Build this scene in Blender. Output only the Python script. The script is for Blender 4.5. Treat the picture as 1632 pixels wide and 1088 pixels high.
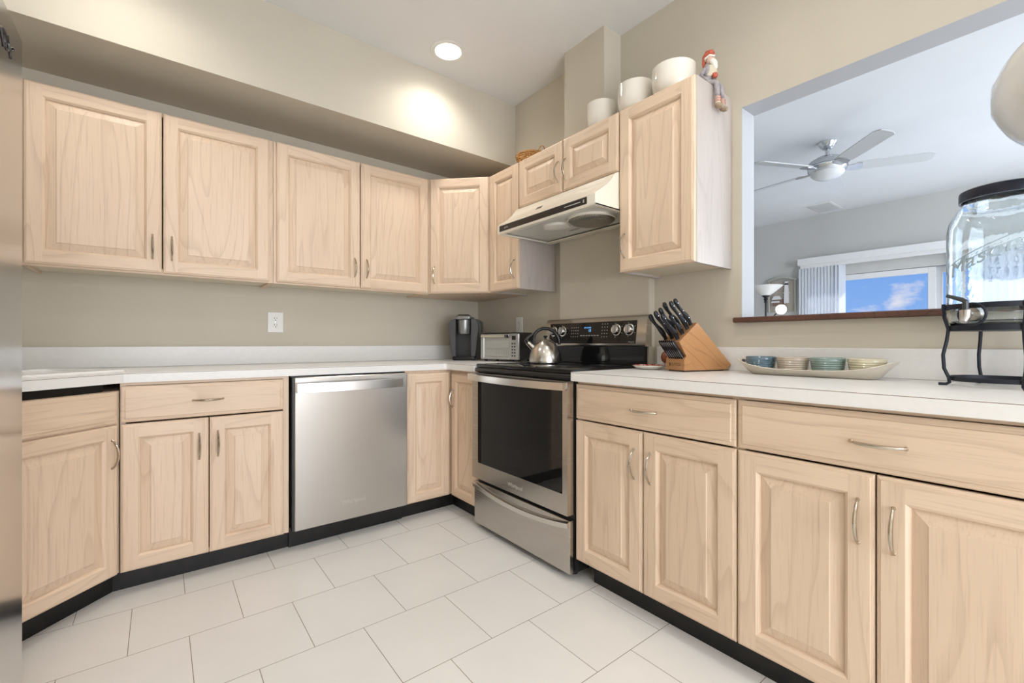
import bpy, bmesh, math, random
from mathutils import Vector, Matrix
PI = math.pi
random.seed(7)
SC = bpy.context.scene
COL = SC.collection
for o in list(bpy.data.objects): bpy.data.objects.remove(o)

# ------------------------------------------------------------------ camera
cam = bpy.data.cameras.new('camera'); camo = bpy.data.objects.new('camera', cam); COL.objects.link(camo)
YAW = math.radians(51.8288)
camo.location = (-2.055, -3.0646, 1.0395)
camo.rotation_euler = (PI/2, 0, YAW - PI/2)
cam.sensor_width = 36.0; cam.sensor_fit = 'HORIZONTAL'
cam.lens = 713.75/1632*36
cam.shift_y = 2.27/1632
cam.clip_start = 0.02
SC.camera = camo

# ------------------------------------------------------------------ exposure
SC.view_settings.view_transform = 'Standard'
SC.view_settings.look = 'None'
SC.view_settings.gamma = 1.0
SC.view_settings.use_curve_mapping = False
SC.view_settings.exposure = -0.10

# ------------------------------------------------------------------ sky
W = bpy.data.worlds.new('sky'); SC.world = W; W.use_nodes = True
nt = W.node_tree; N = nt.nodes; N.clear()
def nn(nt, t, **k):
    n = nt.nodes.new(t)
    for a, b in k.items(): setattr(n, a, b)
    return n
out = nn(nt, 'ShaderNodeOutputWorld'); bg = nn(nt, 'ShaderNodeBackground')
tc = nn(nt, 'ShaderNodeTexCoord'); mp = nn(nt, 'ShaderNodeMapping'); mp.inputs['Scale'].default_value = (1, 1, 2.2); mp.inputs['Location'].default_value = (.33, .1, .14)
nz = nn(nt, 'ShaderNodeTexNoise'); nz.inputs['Scale'].default_value = 9.0; nz.inputs['Detail'].default_value = 7; nz.inputs['Roughness'].default_value = .6
rp = nn(nt, 'ShaderNodeValToRGB'); rp.color_ramp.elements[0].position = .57; rp.color_ramp.elements[1].position = .70
sp = nn(nt, 'ShaderNodeSeparateXYZ'); gr = nn(nt, 'ShaderNodeValToRGB')
gr.color_ramp.elements[0].position = 0.0; gr.color_ramp.elements[0].color = (.30, .52, .95, 1)
gr.color_ramp.elements[1].position = .35; gr.color_ramp.elements[1].color = (.06, .25, .80, 1)
mx = nn(nt, 'ShaderNodeMix', data_type='RGBA'); mx.inputs[7].default_value = (.78, .80, .92, 1)
lk = nt.links.new
lk(tc.outputs['Generated'], mp.inputs[0]); lk(mp.outputs[0], nz.inputs['Vector']); lk(nz.outputs['Fac'], rp.inputs[0])
lk(tc.outputs['Generated'], sp.inputs[0]); lk(sp.outputs['Z'], gr.inputs[0])
lk(gr.outputs[0], mx.inputs[6]); lk(rp.outputs[0], mx.inputs[0]); lk(mx.outputs[2], bg.inputs[0]); lk(bg.outputs[0], out.inputs[0])
bg.inputs[1].default_value = 1.0

# ------------------------------------------------------------------ daylight through the windows and added living room fill
def area(name, loc, direction, sx, sy, power, color):
    l = bpy.data.lights.new(name, 'AREA'); l.shape = 'RECTANGLE'; l.size = sx; l.size_y = sy; l.energy = power; l.color = color
    o = bpy.data.objects.new(name, l); COL.objects.link(o); o.location = loc
    o.rotation_euler = Vector(direction).to_track_quat('-Z', 'Y').to_euler()
    return o
area('kitchen_window_daylight', (-1.55, -5.62, 1.25), (0, 1, 0), 2.2, 2.0, 105, (.93, .96, 1.0))
area('living_window_daylight', (2.6, -8.22, 1.5), (0, 1, 0), 3.2, 1.9, 110, (.82, .90, 1.0))
area('living_side_fill', (.20, -7.1, 1.4), (1, .25, 0), 2.0, 1.8, 200, (.86, .92, 1.0))  # fill for the far living room wall, at an added unseen window
area('living_blank_wall_fill', (4.80, -4.9, 1.3), (-1, 0, 0), 1.6, 2.0, 80, (.85, .92, 1.0))  # fill lamp inside the room, before blank wall with no door
CAN_POWER = 33

# ------------------------------------------------------------------ mesh helper
class MB:
    def __init__(s): s.bm = bmesh.new()
    def _fin(s, vs, fs, mat, M, smooth=False):
        if M is not None:
            for v in vs: v.co = M @ v.co
        for f in fs: f.material_index = mat; f.smooth = smooth
    def box(s, x0, x1, y0, y1, z0, z1, mat=0, M=None, bev=0.0, seg=1):
        bm = s.bm
        if x0 > x1: x0, x1 = x1, x0
        if y0 > y1: y0, y1 = y1, y0
        if z0 > z1: z0, z1 = z1, z0
        v = [bm.verts.new(p) for p in ((x0,y0,z0),(x1,y0,z0),(x1,y1,z0),(x0,y1,z0),(x0,y0,z1),(x1,y0,z1),(x1,y1,z1),(x0,y1,z1))]
        fs = [bm.faces.new([v[i] for i in q]) for q in ((3,2,1,0),(4,5,6,7),(0,1,5,4),(1,2,6,5),(2,3,7,6),(3,0,4,7))]
        if bev > 0:
            es = list({e for f in fs for e in f.edges})
            r = bmesh.ops.bevel(bm, geom=es, offset=bev, segments=seg, affect='EDGES', profile=.5)
            fs = list({f for f in r['faces']} | {f for f in fs if f.is_valid})
            v = list({w for f in fs for w in f.verts})
        s._fin(v, fs, mat, M, seg > 1)
        return s
    def prism(s, poly, z0, z1, mat=0, M=None, smooth=False, mats=None):
        bm = s.bm
        if sum(poly[i][0]*poly[(i+1)%len(poly)][1]-poly[(i+1)%len(poly)][0]*poly[i][1] for i in range(len(poly))) < 0: poly = poly[::-1]
        a = [bm.verts.new((x, y, z0)) for x, y in poly]; b = [bm.verts.new((x, y, z1)) for x, y in poly]
        n = len(poly); fs = [bm.faces.new(a[::-1]), bm.faces.new(b)]
        side = [bm.faces.new((a[i], a[(i+1)%n], b[(i+1)%n], b[i])) for i in range(n)]
        s._fin(a+b, fs+side, mat, M, False)
        if smooth:
            for f in side: f.smooth = True
        return s
    def tube(s, pts, r, seg=8, mat=0, M=None, closed=False, flat=1.0):
        bm = s.bm; pts = [Vector(p) for p in pts]; n = len(pts)
        rs = r if isinstance(r, (list, tuple)) else [r]*n
        rings = []; up = None
        for i in range(n):
            if closed: t = (pts[(i+1)%n]-pts[i-1])
            else: t = pts[min(i+1, n-1)]-pts[max(i-1, 0)]
            t.normalize()
            if up is None:
                up = Vector((0,0,1)) if abs(t.z) < .9 else Vector((1,0,0))
            a = t.cross(up)
            if a.length < 1e-6: a = t.orthogonal()
            a.normalize(); b = a.cross(t); up = b
            rings.append([bm.verts.new(pts[i] + (a*math.cos(2*PI*k/seg)*flat + b*math.sin(2*PI*k/seg))*rs[i]) for k in range(seg)])
        fs = []
        for i in range(n if closed else n-1):
            A, B = rings[i], rings[(i+1)%n]
            fs += [bm.faces.new((A[k], A[(k+1)%seg], B[(k+1)%seg], B[k])) for k in range(seg)]
        if not closed: fs += [bm.faces.new(rings[0][::-1]), bm.faces.new(rings[-1])]
        s._fin([v for q in rings for v in q], fs, mat, M, True)
        return s
    def lathe(s, prof, seg=32, mat=0, M=None, sx=1.0, sy=1.0, mats=None):
        bm = s.bm; rings = []; vs = []; fs = []
        for r, z in prof:
            if r < 1e-6: q = [bm.verts.new((0,0,z))]
            else: q = [bm.verts.new((r*math.cos(2*PI*k/seg)*sx, r*math.sin(2*PI*k/seg)*sy, z)) for k in range(seg)]
            rings.append(q); vs += q
        for i in range(len(rings)-1):
            A, B = rings[i], rings[i+1]
            for k in range(seg):
                k2 = (k+1) % seg
                if len(A) == 1 and len(B) == 1: continue
                if len(A) == 1: f = bm.faces.new((A[0], B[k2], B[k]))
                elif len(B) == 1: f = bm.faces.new((A[k], A[k2], B[0]))
                else: f = bm.faces.new((A[k], A[k2], B[k2], B[k]))
                f.material_index = mats[i] if mats else mat; f.smooth = True
                fs.append(f)
        if M is not None:
            for v in vs: v.co = M @ v.co
        return s
    def quad(s, ps, mat=0, M=None, smooth=False):
        v = [s.bm.verts.new(p) for p in ps]; f = s.bm.faces.new(v); s._fin(v, [f], mat, M, smooth); return s
    def build(s, name, mats, parent=None, loc=(0,0,0), rz=0.0, recalc=True, sharp=35, rot=None):
        if recalc: bmesh.ops.recalc_face_normals(s.bm, faces=s.bm.faces)
        me = bpy.data.meshes.new(name); s.bm.to_mesh(me); s.bm.free()
        for m in (mats if isinstance(mats, (list, tuple)) else [mats]): me.materials.append(m)
        if sharp: me.set_sharp_from_angle(angle=math.radians(sharp))
        o = bpy.data.objects.new(name, me); COL.objects.link(o)
        o.location = loc; o.rotation_euler = rot if rot else (0, 0, rz)
        if parent: o.parent = parent
        return o
def T(x, y, z): return Matrix.Translation((x, y, z))
def RX(a): return Matrix.Rotation(a, 4, 'X')
def RY(a): return Matrix.Rotation(a, 4, 'Y')
def RZ(a): return Matrix.Rotation(a, 4, 'Z')
def S3(a, b, c): return Matrix.Diagonal((a, b, c, 1))
def thing(name, label, cat, loc=(0,0,0), rz=0.0, group=None):
    o = bpy.data.objects.new(name, None); COL.objects.link(o); o.empty_display_size = .05
    o.location = loc; o.rotation_euler = (0, 0, rz)
    return tag(o, label, cat, group)
def tag(o, label, cat, group=None):
    o['label'] = label; o['category'] = cat
    if group: o['group'] = group
    return o
def struct(o): o['kind'] = 'structure'; return o
def text_mesh(name, body, size, mat, parent, loc, rot, ext=.0006, shear=0.0, bend=None, align='CENTER'):
    cu = bpy.data.curves.new(name, 'FONT'); cu.body = body; cu.size = size; cu.extrude = ext; cu.align_x = align; cu.align_y = 'CENTER'; cu.shear = shear
    cu.resolution_u = 3
    o = bpy.data.objects.new(name, cu); COL.objects.link(o)
    dg = bpy.context.evaluated_depsgraph_get(); me = bpy.data.meshes.new_from_object(o.evaluated_get(dg))
    bpy.data.objects.remove(o); me.name = name; me.materials.clear(); me.materials.append(mat)
    if bend: bend(me)
    o = bpy.data.objects.new(name, me); COL.objects.link(o); o.location = loc; o.rotation_euler = rot
    if parent: o.parent = parent
    return o

# ------------------------------------------------------------------ materials
def base_mat(name, col=(.8,.8,.8), rough=.5, metal=0.0, spec=.5, coat=0.0, trans=0.0, ior=1.45, emit=None, es=0.0, aniso=0.0):
    m = bpy.data.materials.new(name); m.use_nodes = True; b = m.node_tree.nodes['Principled BSDF']
    b.inputs['Base Color'].default_value = (*col, 1); b.inputs['Roughness'].default_value = rough; b.inputs['Metallic'].default_value = metal
    b.inputs['Specular IOR Level'].default_value = spec; b.inputs['Coat Weight'].default_value = coat; b.inputs['Transmission Weight'].default_value = trans
    b.inputs['IOR'].default_value = ior; b.inputs['Anisotropic'].default_value = aniso
    if emit: b.inputs['Emission Color'].default_value = (*emit, 1); b.inputs['Emission Strength'].default_value = es
    return m
def noisy(m, scale=(1,1,1), nscale=8, c1=None, c2=None, detail=4, bump=0.0, rough=None, p0=.3, p1=.7, bdist=.001):
    nt = m.node_tree; b = nt.nodes['Principled BSDF']; L = nt.links.new
    tc = nn(nt, 'ShaderNodeTexCoord'); mp = nn(nt, 'ShaderNodeMapping'); mp.inputs['Scale'].default_value = scale
    nz = nn(nt, 'ShaderNodeTexNoise'); nz.inputs['Scale'].default_value = nscale; nz.inputs['Detail'].default_value = detail
    L(tc.outputs['Object'], mp.inputs[0]); L(mp.outputs[0], nz.inputs['Vector'])
    if c1:
        r = nn(nt, 'ShaderNodeValToRGB'); r.color_ramp.elements[0].position = p0; r.color_ramp.elements[1].position = p1
        r.color_ramp.elements[0].color = (*c1, 1); r.color_ramp.elements[1].color = (*c2, 1)
        L(nz.outputs['Fac'], r.inputs[0]); L(r.outputs[0], b.inputs['Base Color'])
    if rough:
        q = nn(nt, 'ShaderNodeMapRange'); q.inputs['To Min'].default_value = rough[0]; q.inputs['To Max'].default_value = rough[1]
        L(nz.outputs['Fac'], q.inputs[0]); L(q.outputs[0], b.inputs['Roughness'])
    if bump:
        bp = nn(nt, 'ShaderNodeBump'); bp.inputs['Strength'].default_value = bump; bp.inputs['Distance'].default_value = bdist
        L(nz.outputs['Fac'], bp.inputs['Height']); L(bp.outputs[0], b.inputs['Normal'])
    return m
def wood(name, axis, base, dark, light, pore=.55, rough=.42, gs=1.0, cath=.5):
    """grain running along local axis 'x' or 'z'"""
    m = bpy.data.materials.new(name); m.use_nodes = True; nt = m.node_tree; b = nt.nodes['Principled BSDF']; L = nt.links.new
    b.inputs['Roughness'].default_value = rough
    tc = nn(nt, 'ShaderNodeTexCoord'); oi = nn(nt, 'ShaderNodeObjectInfo')
    ml = nn(nt, 'ShaderNodeVectorMath', operation='SCALE'); ml.inputs[0].default_value = (13.7, 5.3, 9.1); L(oi.outputs['Random'], ml.inputs['Scale'])
    ad = nn(nt, 'ShaderNodeVectorMath', operation='ADD'); L(tc.outputs['Object'], ad.inputs[0]); L(ml.outputs[0], ad.inputs[1])
    def mapped(across, along):
        mp = nn(nt, 'ShaderNodeMapping')
        mp.inputs['Scale'].default_value = (across, across, along) if axis == 'z' else (along, across, across)
        L(ad.outputs[0], mp.inputs[0]); return mp
    # slow tone
    m1 = mapped(5*gs, .9*gs); n1 = nn(nt, 'ShaderNodeTexNoise'); n1.inputs['Scale'].default_value = 1; n1.inputs['Detail'].default_value = 3; L(m1.outputs[0], n1.inputs['Vector'])
    r1 = nn(nt, 'ShaderNodeValToRGB'); r1.color_ramp.elements[0].position = .3; r1.color_ramp.elements[1].position = .72
    r1.color_ramp.elements[0].color = (*base, 1); r1.color_ramp.elements[1].color = (*light, 1); L(n1.outputs['Fac'], r1.inputs[0])
    # cathedral growth lines: contour bands of a stretched noise
    m2 = mapped(2.6*gs, .30*gs); n2 = nn(nt, 'ShaderNodeTexNoise'); n2.inputs['Scale'].default_value = 1.4; n2.inputs['Detail'].default_value = 2.5; n2.inputs['Distortion'].default_value = .15
    L(m2.outputs[0], n2.inputs['Vector'])
    mu = nn(nt, 'ShaderNodeMath', operation='MULTIPLY'); mu.inputs[1].default_value = 15; L(n2.outputs['Fac'], mu.inputs[0])
    fr = nn(nt, 'ShaderNodeMath', operation='FRACT'); L(mu.outputs[0], fr.inputs[0])
    r2 = nn(nt, 'ShaderNodeValToRGB'); e = r2.color_ramp.elements; e[0].position = 0; e[0].color = (1,1,1,1); e[1].position = .22; e[1].color = (0,0,0,1)
    e2 = e.new(.96); e2.color = (0,0,0,1); e3 = e.new(1.0); e3.color = (1,1,1,1); L(fr.outputs[0], r2.inputs[0])
    # fine pores
    m3 = mapped(210*gs, 6*gs); n3 = nn(nt, 'ShaderNodeTexNoise'); n3.inputs['Scale'].default_value = 1; n3.inputs['Detail'].default_value = 3; L(m3.outputs[0], n3.inputs['Vector'])
    r3 = nn(nt, 'ShaderNodeValToRGB'); r3.color_ramp.elements[0].position = pore; r3.color_ramp.elements[1].position = .78; L(n3.outputs['Fac'], r3.inputs[0])
    a1 = nn(nt, 'ShaderNodeMath', operation='MULTIPLY'); a1.inputs[1].default_value = cath; L(r2.outputs[0], a1.inputs[0])
    a3 = nn(nt, 'ShaderNodeMath', operation='MULTIPLY'); a3.inputs[1].default_value = .42; L(r3.outputs[0], a3.inputs[0])
    a2 = nn(nt, 'ShaderNodeMath', operation='ADD', use_clamp=True); L(a1.outputs[0], a2.inputs[0]); L(a3.outputs[0], a2.inputs[1])
    mx = nn(nt, 'ShaderNodeMix', data_type='RGBA'); L(a2.outputs[0], mx.inputs[0]); L(r1.outputs[0], mx.inputs[6]); mx.inputs[7].default_value = (*dark, 1)
    L(mx.outputs[2], b.inputs['Base Color'])
    bp = nn(nt, 'ShaderNodeBump'); bp.inputs['Strength'].default_value = .12; bp.inputs['Distance'].default_value = .0006; bp.invert = True
    L(n3.outputs['Fac'], bp.inputs['Height']); L(bp.outputs[0], b.inputs['Normal'])
    return m
WB, WD, WL = (.70, .53, .385), (.46, .315, .205), (.77, .60, .445)
wood_v = wood('pickled_oak_upright', 'z', WB, WD, WL, pore=.53, cath=.30)
wood_h = wood('pickled_oak_level', 'x', WB, WD, WL, pore=.53, cath=.30)
wood_side_shaded = wood('pickled_oak_shaded', 'z', (.47,.415,.38), (.36,.31,.28), (.54,.48,.44), cath=.3)  # oak greyed and darkened, shade of the cabinet sides put into colour
shelf_in = base_mat('cabinet_underside', (.72,.65,.52), .6)
WOODS = [wood_v, wood_h, wood_side_shaded, shelf_in]
wall_m = noisy(base_mat('beige_wall_paint', rough=.75, spec=.25), nscale=3, c1=(.575,.525,.435), c2=(.60,.55,.455), bump=.0)
ceil_m = noisy(base_mat('white_ceiling_paint', rough=.8, spec=.2), nscale=2, c1=(.76,.755,.74), c2=(.79,.785,.77))
grey_m = noisy(base_mat('pale_grey_wall_paint', rough=.75, spec=.25), nscale=2, c1=(.56,.56,.54), c2=(.59,.59,.57))
trim_m = base_mat('white_trim', (.80,.80,.80), .4)
sill_m = wood('dark_sill_wood', 'x', (.10,.045,.03), (.04,.02,.015), (.17,.08,.055), rough=.35)
lam_m = noisy(base_mat('white_laminate', rough=.32, spec=.4), nscale=60, c1=(.79,.775,.75), c2=(.82,.805,.78), detail=6)
seam_m = base_mat('brown_seam', (.20,.12,.09), .6)
black_m = noisy(base_mat('black_vinyl_kick', rough=.35, spec=.4), nscale=20, c1=(.006,.006,.006), c2=(.016,.014,.013))
blk_plastic = base_mat('black_plastic', (.012,.012,.013), .25)
blk_glass = base_mat('black_glass', (.008,.008,.009), .05, spec=.4, coat=.0)
nickel = base_mat('satin_nickel', (.52,.46,.38), .25, 1.0)
chrome = base_mat('polished_chrome', (.75,.77,.80), .08, 1.0)
def steel_mat(name, axis, col=(.50,.475,.44), r=(.275,.29)):
    m = base_mat(name, col, .3, 1.0)
    sc = {'x': (.6, .6, 300), 'z': (300, 300, .6)}[axis]
    return noisy(m, scale=sc, nscale=1, detail=2, rough=r)
steel_h = steel_mat('brushed_steel_level', 'x')
steel_v = steel_mat('brushed_steel_upright', 'z', (.56,.56,.56), (.14,.20))
white_gloss = base_mat('white_glaze', (.80,.76,.68), .09, spec=.6, coat=.4)
hood_m = base_mat('almond_enamel', (.84,.79,.68), .16, spec=.5, coat=.3)
dark_grey = base_mat('dark_grey_plastic', (.045,.048,.05), .35)
silver_pl = base_mat('silver_plastic', (.30,.30,.30), .32, .6)
white_pl = base_mat('white_plastic', (.78,.77,.73), .35)
light_em = base_mat('lamp_lens', (1,1,1), .5, emit=(1,.97,.92), es=9)
paper_white = base_mat('printed_white', (.7,.7,.7), .5)

# floor tile: square white tiles in running bond, rows along x
def floor_mat():
    m = base_mat('white_tile_floor', rough=.3, spec=.4); nt = m.node_tree; b = nt.nodes['Principled BSDF']; L = nt.links.new
    tc = nn(nt, 'ShaderNodeTexCoord'); mp = nn(nt, 'ShaderNodeMapping'); mp.inputs['Location'].default_value = (.968 + .1675*20, 1.107 + .3375*20, 0)
    br = nn(nt, 'ShaderNodeTexBrick', offset=.5, offset_frequency=2, squash=1.0)
    br.inputs['Scale'].default_value = 1; br.inputs['Brick Width'].default_value = .335; br.inputs['Row Height'].default_value = .3375
    br.inputs['Mortar Size'].default_value = .0012; br.inputs['Mortar Smooth'].default_value = .1; br.inputs['Bias'].default_value = -.2
    br.inputs['Color1'].default_value = (.73,.715,.685,1); br.inputs['Color2'].default_value = (.75,.735,.705,1); br.inputs['Mortar'].default_value = (.22,.18,.14,1)
    L(tc.outputs['Object'], mp.inputs[0]); L(mp.outputs[0], br.inputs['Vector'])
    nz = nn(nt, 'ShaderNodeTexNoise'); nz.inputs['Scale'].default_value = 5; nz.inputs['Detail'].default_value = 5; L(tc.outputs['Object'], nz.inputs['Vector'])
    q = nn(nt, 'ShaderNodeMapRange'); q.inputs['To Min'].default_value = .93; q.inputs['To Max'].default_value = 1.04; L(nz.outputs['Fac'], q.inputs[0])
    mx = nn(nt, 'ShaderNodeVectorMath', operation='SCALE'); L(br.outputs['Color'], mx.inputs[0]); L(q.outputs[0], mx.inputs['Scale']); L(mx.outputs[0], b.inputs['Base Color'])
    bp = nn(nt, 'ShaderNodeBump'); bp.inputs['Strength'].default_value = .4; bp.inputs['Distance'].default_value = .001; bp.invert = True
    L(br.outputs['Fac'], bp.inputs['Height']); L(bp.outputs[0], b.inputs['Normal'])
    return m
floor_m = floor_mat()

# ------------------------------------------------------------------ room shell
H = 2.7806
XL, YF = -3.1, -5.7
struct(MB().box(XL-.12, 5.12, -8.4, 1.6, -.1, 0).build('floor', floor_m))
struct(MB().box(XL-.12, .06, YF, .12, H, H+.1).build('ceiling', ceil_m))
ceil2 = noisy(base_mat('cool_white_ceiling_paint', rough=.8, spec=.2), nscale=2, c1=(.76,.77,.79), c2=(.79,.80,.82))
struct(MB().box(.06, 5.12, -8.4, 1.6, H, H+.1).build('ceiling_living', ceil2))
struct(MB().box(XL-.12, 0, 0, .12, 0, H).build('wall_back', wall_m))
WT = .1173; OY0, OY1, OZ0, OZ1 = -2.12, -3.75, 1.13, 2.0965
mb = MB(); mb.box(0, WT, OY0, .12, 0, H); mb.box(0, WT, OY1, OY0, 0, OZ0); mb.box(0, WT, OY1, OY0, OZ1, H); mb.box(0, WT, YF, OY1, 0, H)
struct(mb.build('wall_right', wall_m))
# lining of the opening, bluish daylight tint put into its colour
lin = base_mat('opening_lining_tint', (.50,.51,.53), .6, spec=.3)
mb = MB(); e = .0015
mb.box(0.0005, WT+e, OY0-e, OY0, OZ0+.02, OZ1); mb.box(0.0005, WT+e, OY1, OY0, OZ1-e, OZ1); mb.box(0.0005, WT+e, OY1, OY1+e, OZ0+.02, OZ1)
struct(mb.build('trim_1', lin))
struct(MB().box(XL-.12, XL, YF, 0, 0, H).build('wall_left', wall_m))
mb = MB(); mb.box(WT-.1, WT, -8.3, -8.15, 0, H); mb.box(WT-.1, WT, -6.05, YF, 0, H); mb.box(WT-.1, WT, -8.15, -6.05, 0, .45); mb.box(WT-.1, WT, -8.15, -6.05, 2.35, H)
struct(mb.build('wall_living_side', grey_m))
mb = MB(); mb.box(WT-.07, WT-.02, -8.15, -8.09, .45, 2.35); mb.box(WT-.07, WT-.02, -6.11, -6.05, .45, 2.35); mb.box(WT-.07, WT-.02, -8.09, -6.11, .45, .51); mb.box(WT-.07, WT-.02, -8.09, -6.11, 2.29, 2.35)
struct(mb.build('window_3_added', trim_m))  # unseen side window, added to light the far living room wall
mb = MB(); wx0, wx1, wz0, wz1 = -2.7, -.4, .2, 2.3
mb.box(XL-.12, wx0, YF-.12, YF, 0, H); mb.box(wx1, WT, YF-.12, YF, 0, H); mb.box(wx0, wx1, YF-.12, YF, 0, wz0); mb.box(wx0, wx1, YF-.12, YF, wz1, H)
struct(mb.build('wall_front', wall_m))
def window(name, x0, x1, z0, z1, y):
    mb = MB(); f = .06
    mb.box(x0, x0+f, y-.05, y, z0, z1, bev=.004); mb.box(x1-f, x1, y-.05, y, z0, z1, bev=.004)
    mb.box(x0+f, x1-f, y-.05, y, z0, z0+f, bev=.004); mb.box(x0+f, x1-f, y-.05, y, z1-f, z1, bev=.004)
    mb.box((x0+x1)/2-.02, (x0+x1)/2+.02, y-.045, y-.005, z0+f, z1-f)
    return struct(mb.build(name, trim_m))
window('window_1', wx0, wx1, wz0, wz1, YF-.03)
# soffit over the upper cabinets and duct chase
struct(MB().box(XL, 0, -.4916, 0, 2.331, H).build('wall_soffit', wall_m))
struct(MB().box(-.1425, 0, -1.448, -1.142, 2.16, H).build('wall_chase', wall_m))
struct(MB().box(-.05, 0, -1.67, -1.01, 0.5, 1.69).build('wall_furring', wall_m))
# living room shell
mb = MB(); mb.box(WT, 5.12, 1.5, 1.62, 0, H); struct(mb.build('wall_living_left', grey_m))
DY0, DY1, DZ1 = -.68, -3.60, 1.935
mb = MB(); mb.box(5.0, 5.12, DY0, 1.5, 0, H); mb.box(5.0, 5.12, DY1, DY0, DZ1, H); mb.box(5.0, 5.12, -8.4, DY1, 0, H)
struct(mb.build('wall_living_far', grey_m))
mb = MB(); a0, a1 = .9, 4.3
mb.box(WT, a0, -8.4, -8.3, 0, H); mb.box(a1, 5, -8.4, -8.3, 0, H); mb.box(a0, a1, -8.4, -8.3, 0, .45); mb.box(a0, a1, -8.4, -8.3, 2.5, H)
struct(mb.build('wall_living_right', grey_m))
window('window_2', a0, a1, .45, 2.5, -8.3)
struct(MB().box(WT, WT+.02, .12, 1.5, 0, H).build('wall_living_near', grey_m))
# wooden pass-through sill
sl = MB().box(-.028, WT+.03, OY1-.03, OY0+.028, 1.131, 1.1535, bev=.004)
s_ = sl.build('trim_2', sill_m); struct(s_); s_['label'] = 'dark wooden sill of the pass-through opening'

# sliding glass door of the living room
glass_thin = bpy.data.materials.new('window_glass'); glass_thin.use_nodes = True; nt = glass_thin.node_tree; nt.nodes.clear()
o_ = nn(nt, 'ShaderNodeOutputMaterial'); tr = nn(nt, 'ShaderNodeBsdfTransparent'); gl = nn(nt, 'ShaderNodeBsdfGlossy'); gl.inputs['Roughness'].default_value = .02
fz = nn(nt, 'ShaderNodeFresnel'); fz.inputs[0].default_value = 1.15; ms = nn(nt, 'ShaderNodeMixShader')
nt.links.new(fz.outputs[0], ms.inputs[0]); nt.links.new(tr.outputs[0], ms.inputs[1]); nt.links.new(gl.outputs[0], ms.inputs[2]); nt.links.new(ms.outputs[0], o_.inputs[0])
def door_panel(y0, y1, x):
    mb = MB(); f = .07
    for a, b in ((y0, y0-f), (y1+f, y1)): mb.box(x, x+.04, a, b, .03, DZ1-.005, bev=.004)
    mb.box(x, x+.04, y0-f, y1+f, DZ1-.005-f, DZ1-.005, bev=.004); mb.box(x, x+.04, y0-f, y1+f, .03, .03+.1, bev=.004)
    mb.box(x+.017, x+.023, y0-f, y1+f, .13, DZ1-.005-f, 1)
    return mb
d1 = struct(door_panel(-.685, -2.02, 5.02).build('door_1', [trim_m, glass_thin]))
d2 = struct(door_panel(-2.00, -3.59, 5.065).build('door_2', [trim_m, glass_thin]))
# vertical blinds with valance
blind_m = base_mat('white_vinyl_slat', (.82,.83,.85), .5, spec=.3)
vb = thing('vertical_blinds', 'white vertical blinds drawn to the side of the glass door under a valance', 'blinds', (4.93, -2.1, 0))
mb = MB(); mb.box(-.09, .06, -1.53, 1.455, 2.10, 2.182, bev=.004); mb.box(-.092, -.088, -1.53, 1.455, 2.178, 2.186)
mb.build('valance', trim_m, vb)
MB().box(-.02, .02, -1.5, 1.44, 2.06, 2.10).build('head_rail', trim_m, vb)
BL = []
for k in range(13):
    y = 1.42 - k*.038
    a = math.radians(26 if k < 11 else 50); BL.append((y, a))
blind_t = bpy.data.materials.new('sunlit_vinyl_slat'); blind_t.use_nodes = True; nt = blind_t.node_tree; b = nt.nodes['Principled BSDF']
b.inputs['Base Color'].default_value = (.85,.87,.9,1); b.inputs['Roughness'].default_value = .5
tl = nn(nt, 'ShaderNodeBsdfTranslucent'); tl.inputs[0].default_value = (.9,.92,.95,1); ms = nn(nt, 'ShaderNodeMixShader'); ms.inputs[0].default_value = .55
nt.links.new(b.outputs[0], ms.inputs[1]); nt.links.new(tl.outputs[0], ms.inputs[2]); nt.links.new(ms.outputs[0], nt.nodes['Material Output'].inputs[0])
for k in range(16): BL.append((-.12 - k*.085, math.radians(12)))  # second set of slats, added for bright white behind the jar
for y, a in BL:
    mb = MB(); mb.box(-.0008, .0008, -.044, .044, .04, 2.06, M=T(0, y, 0) @ RZ(a)); mb.build('slat', blind_t, vb)
sun = bpy.data.lights.new('sun', 'SUN'); sun.energy = 12; sun.angle = .02; sun.color = (1, .96, .9)
so = bpy.data.objects.new('sun', sun); COL.objects.link(so); so.rotation_euler = Vector((-1, .25, -1.5)).to_track_quat('-Z', 'Y').to_euler()

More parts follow.
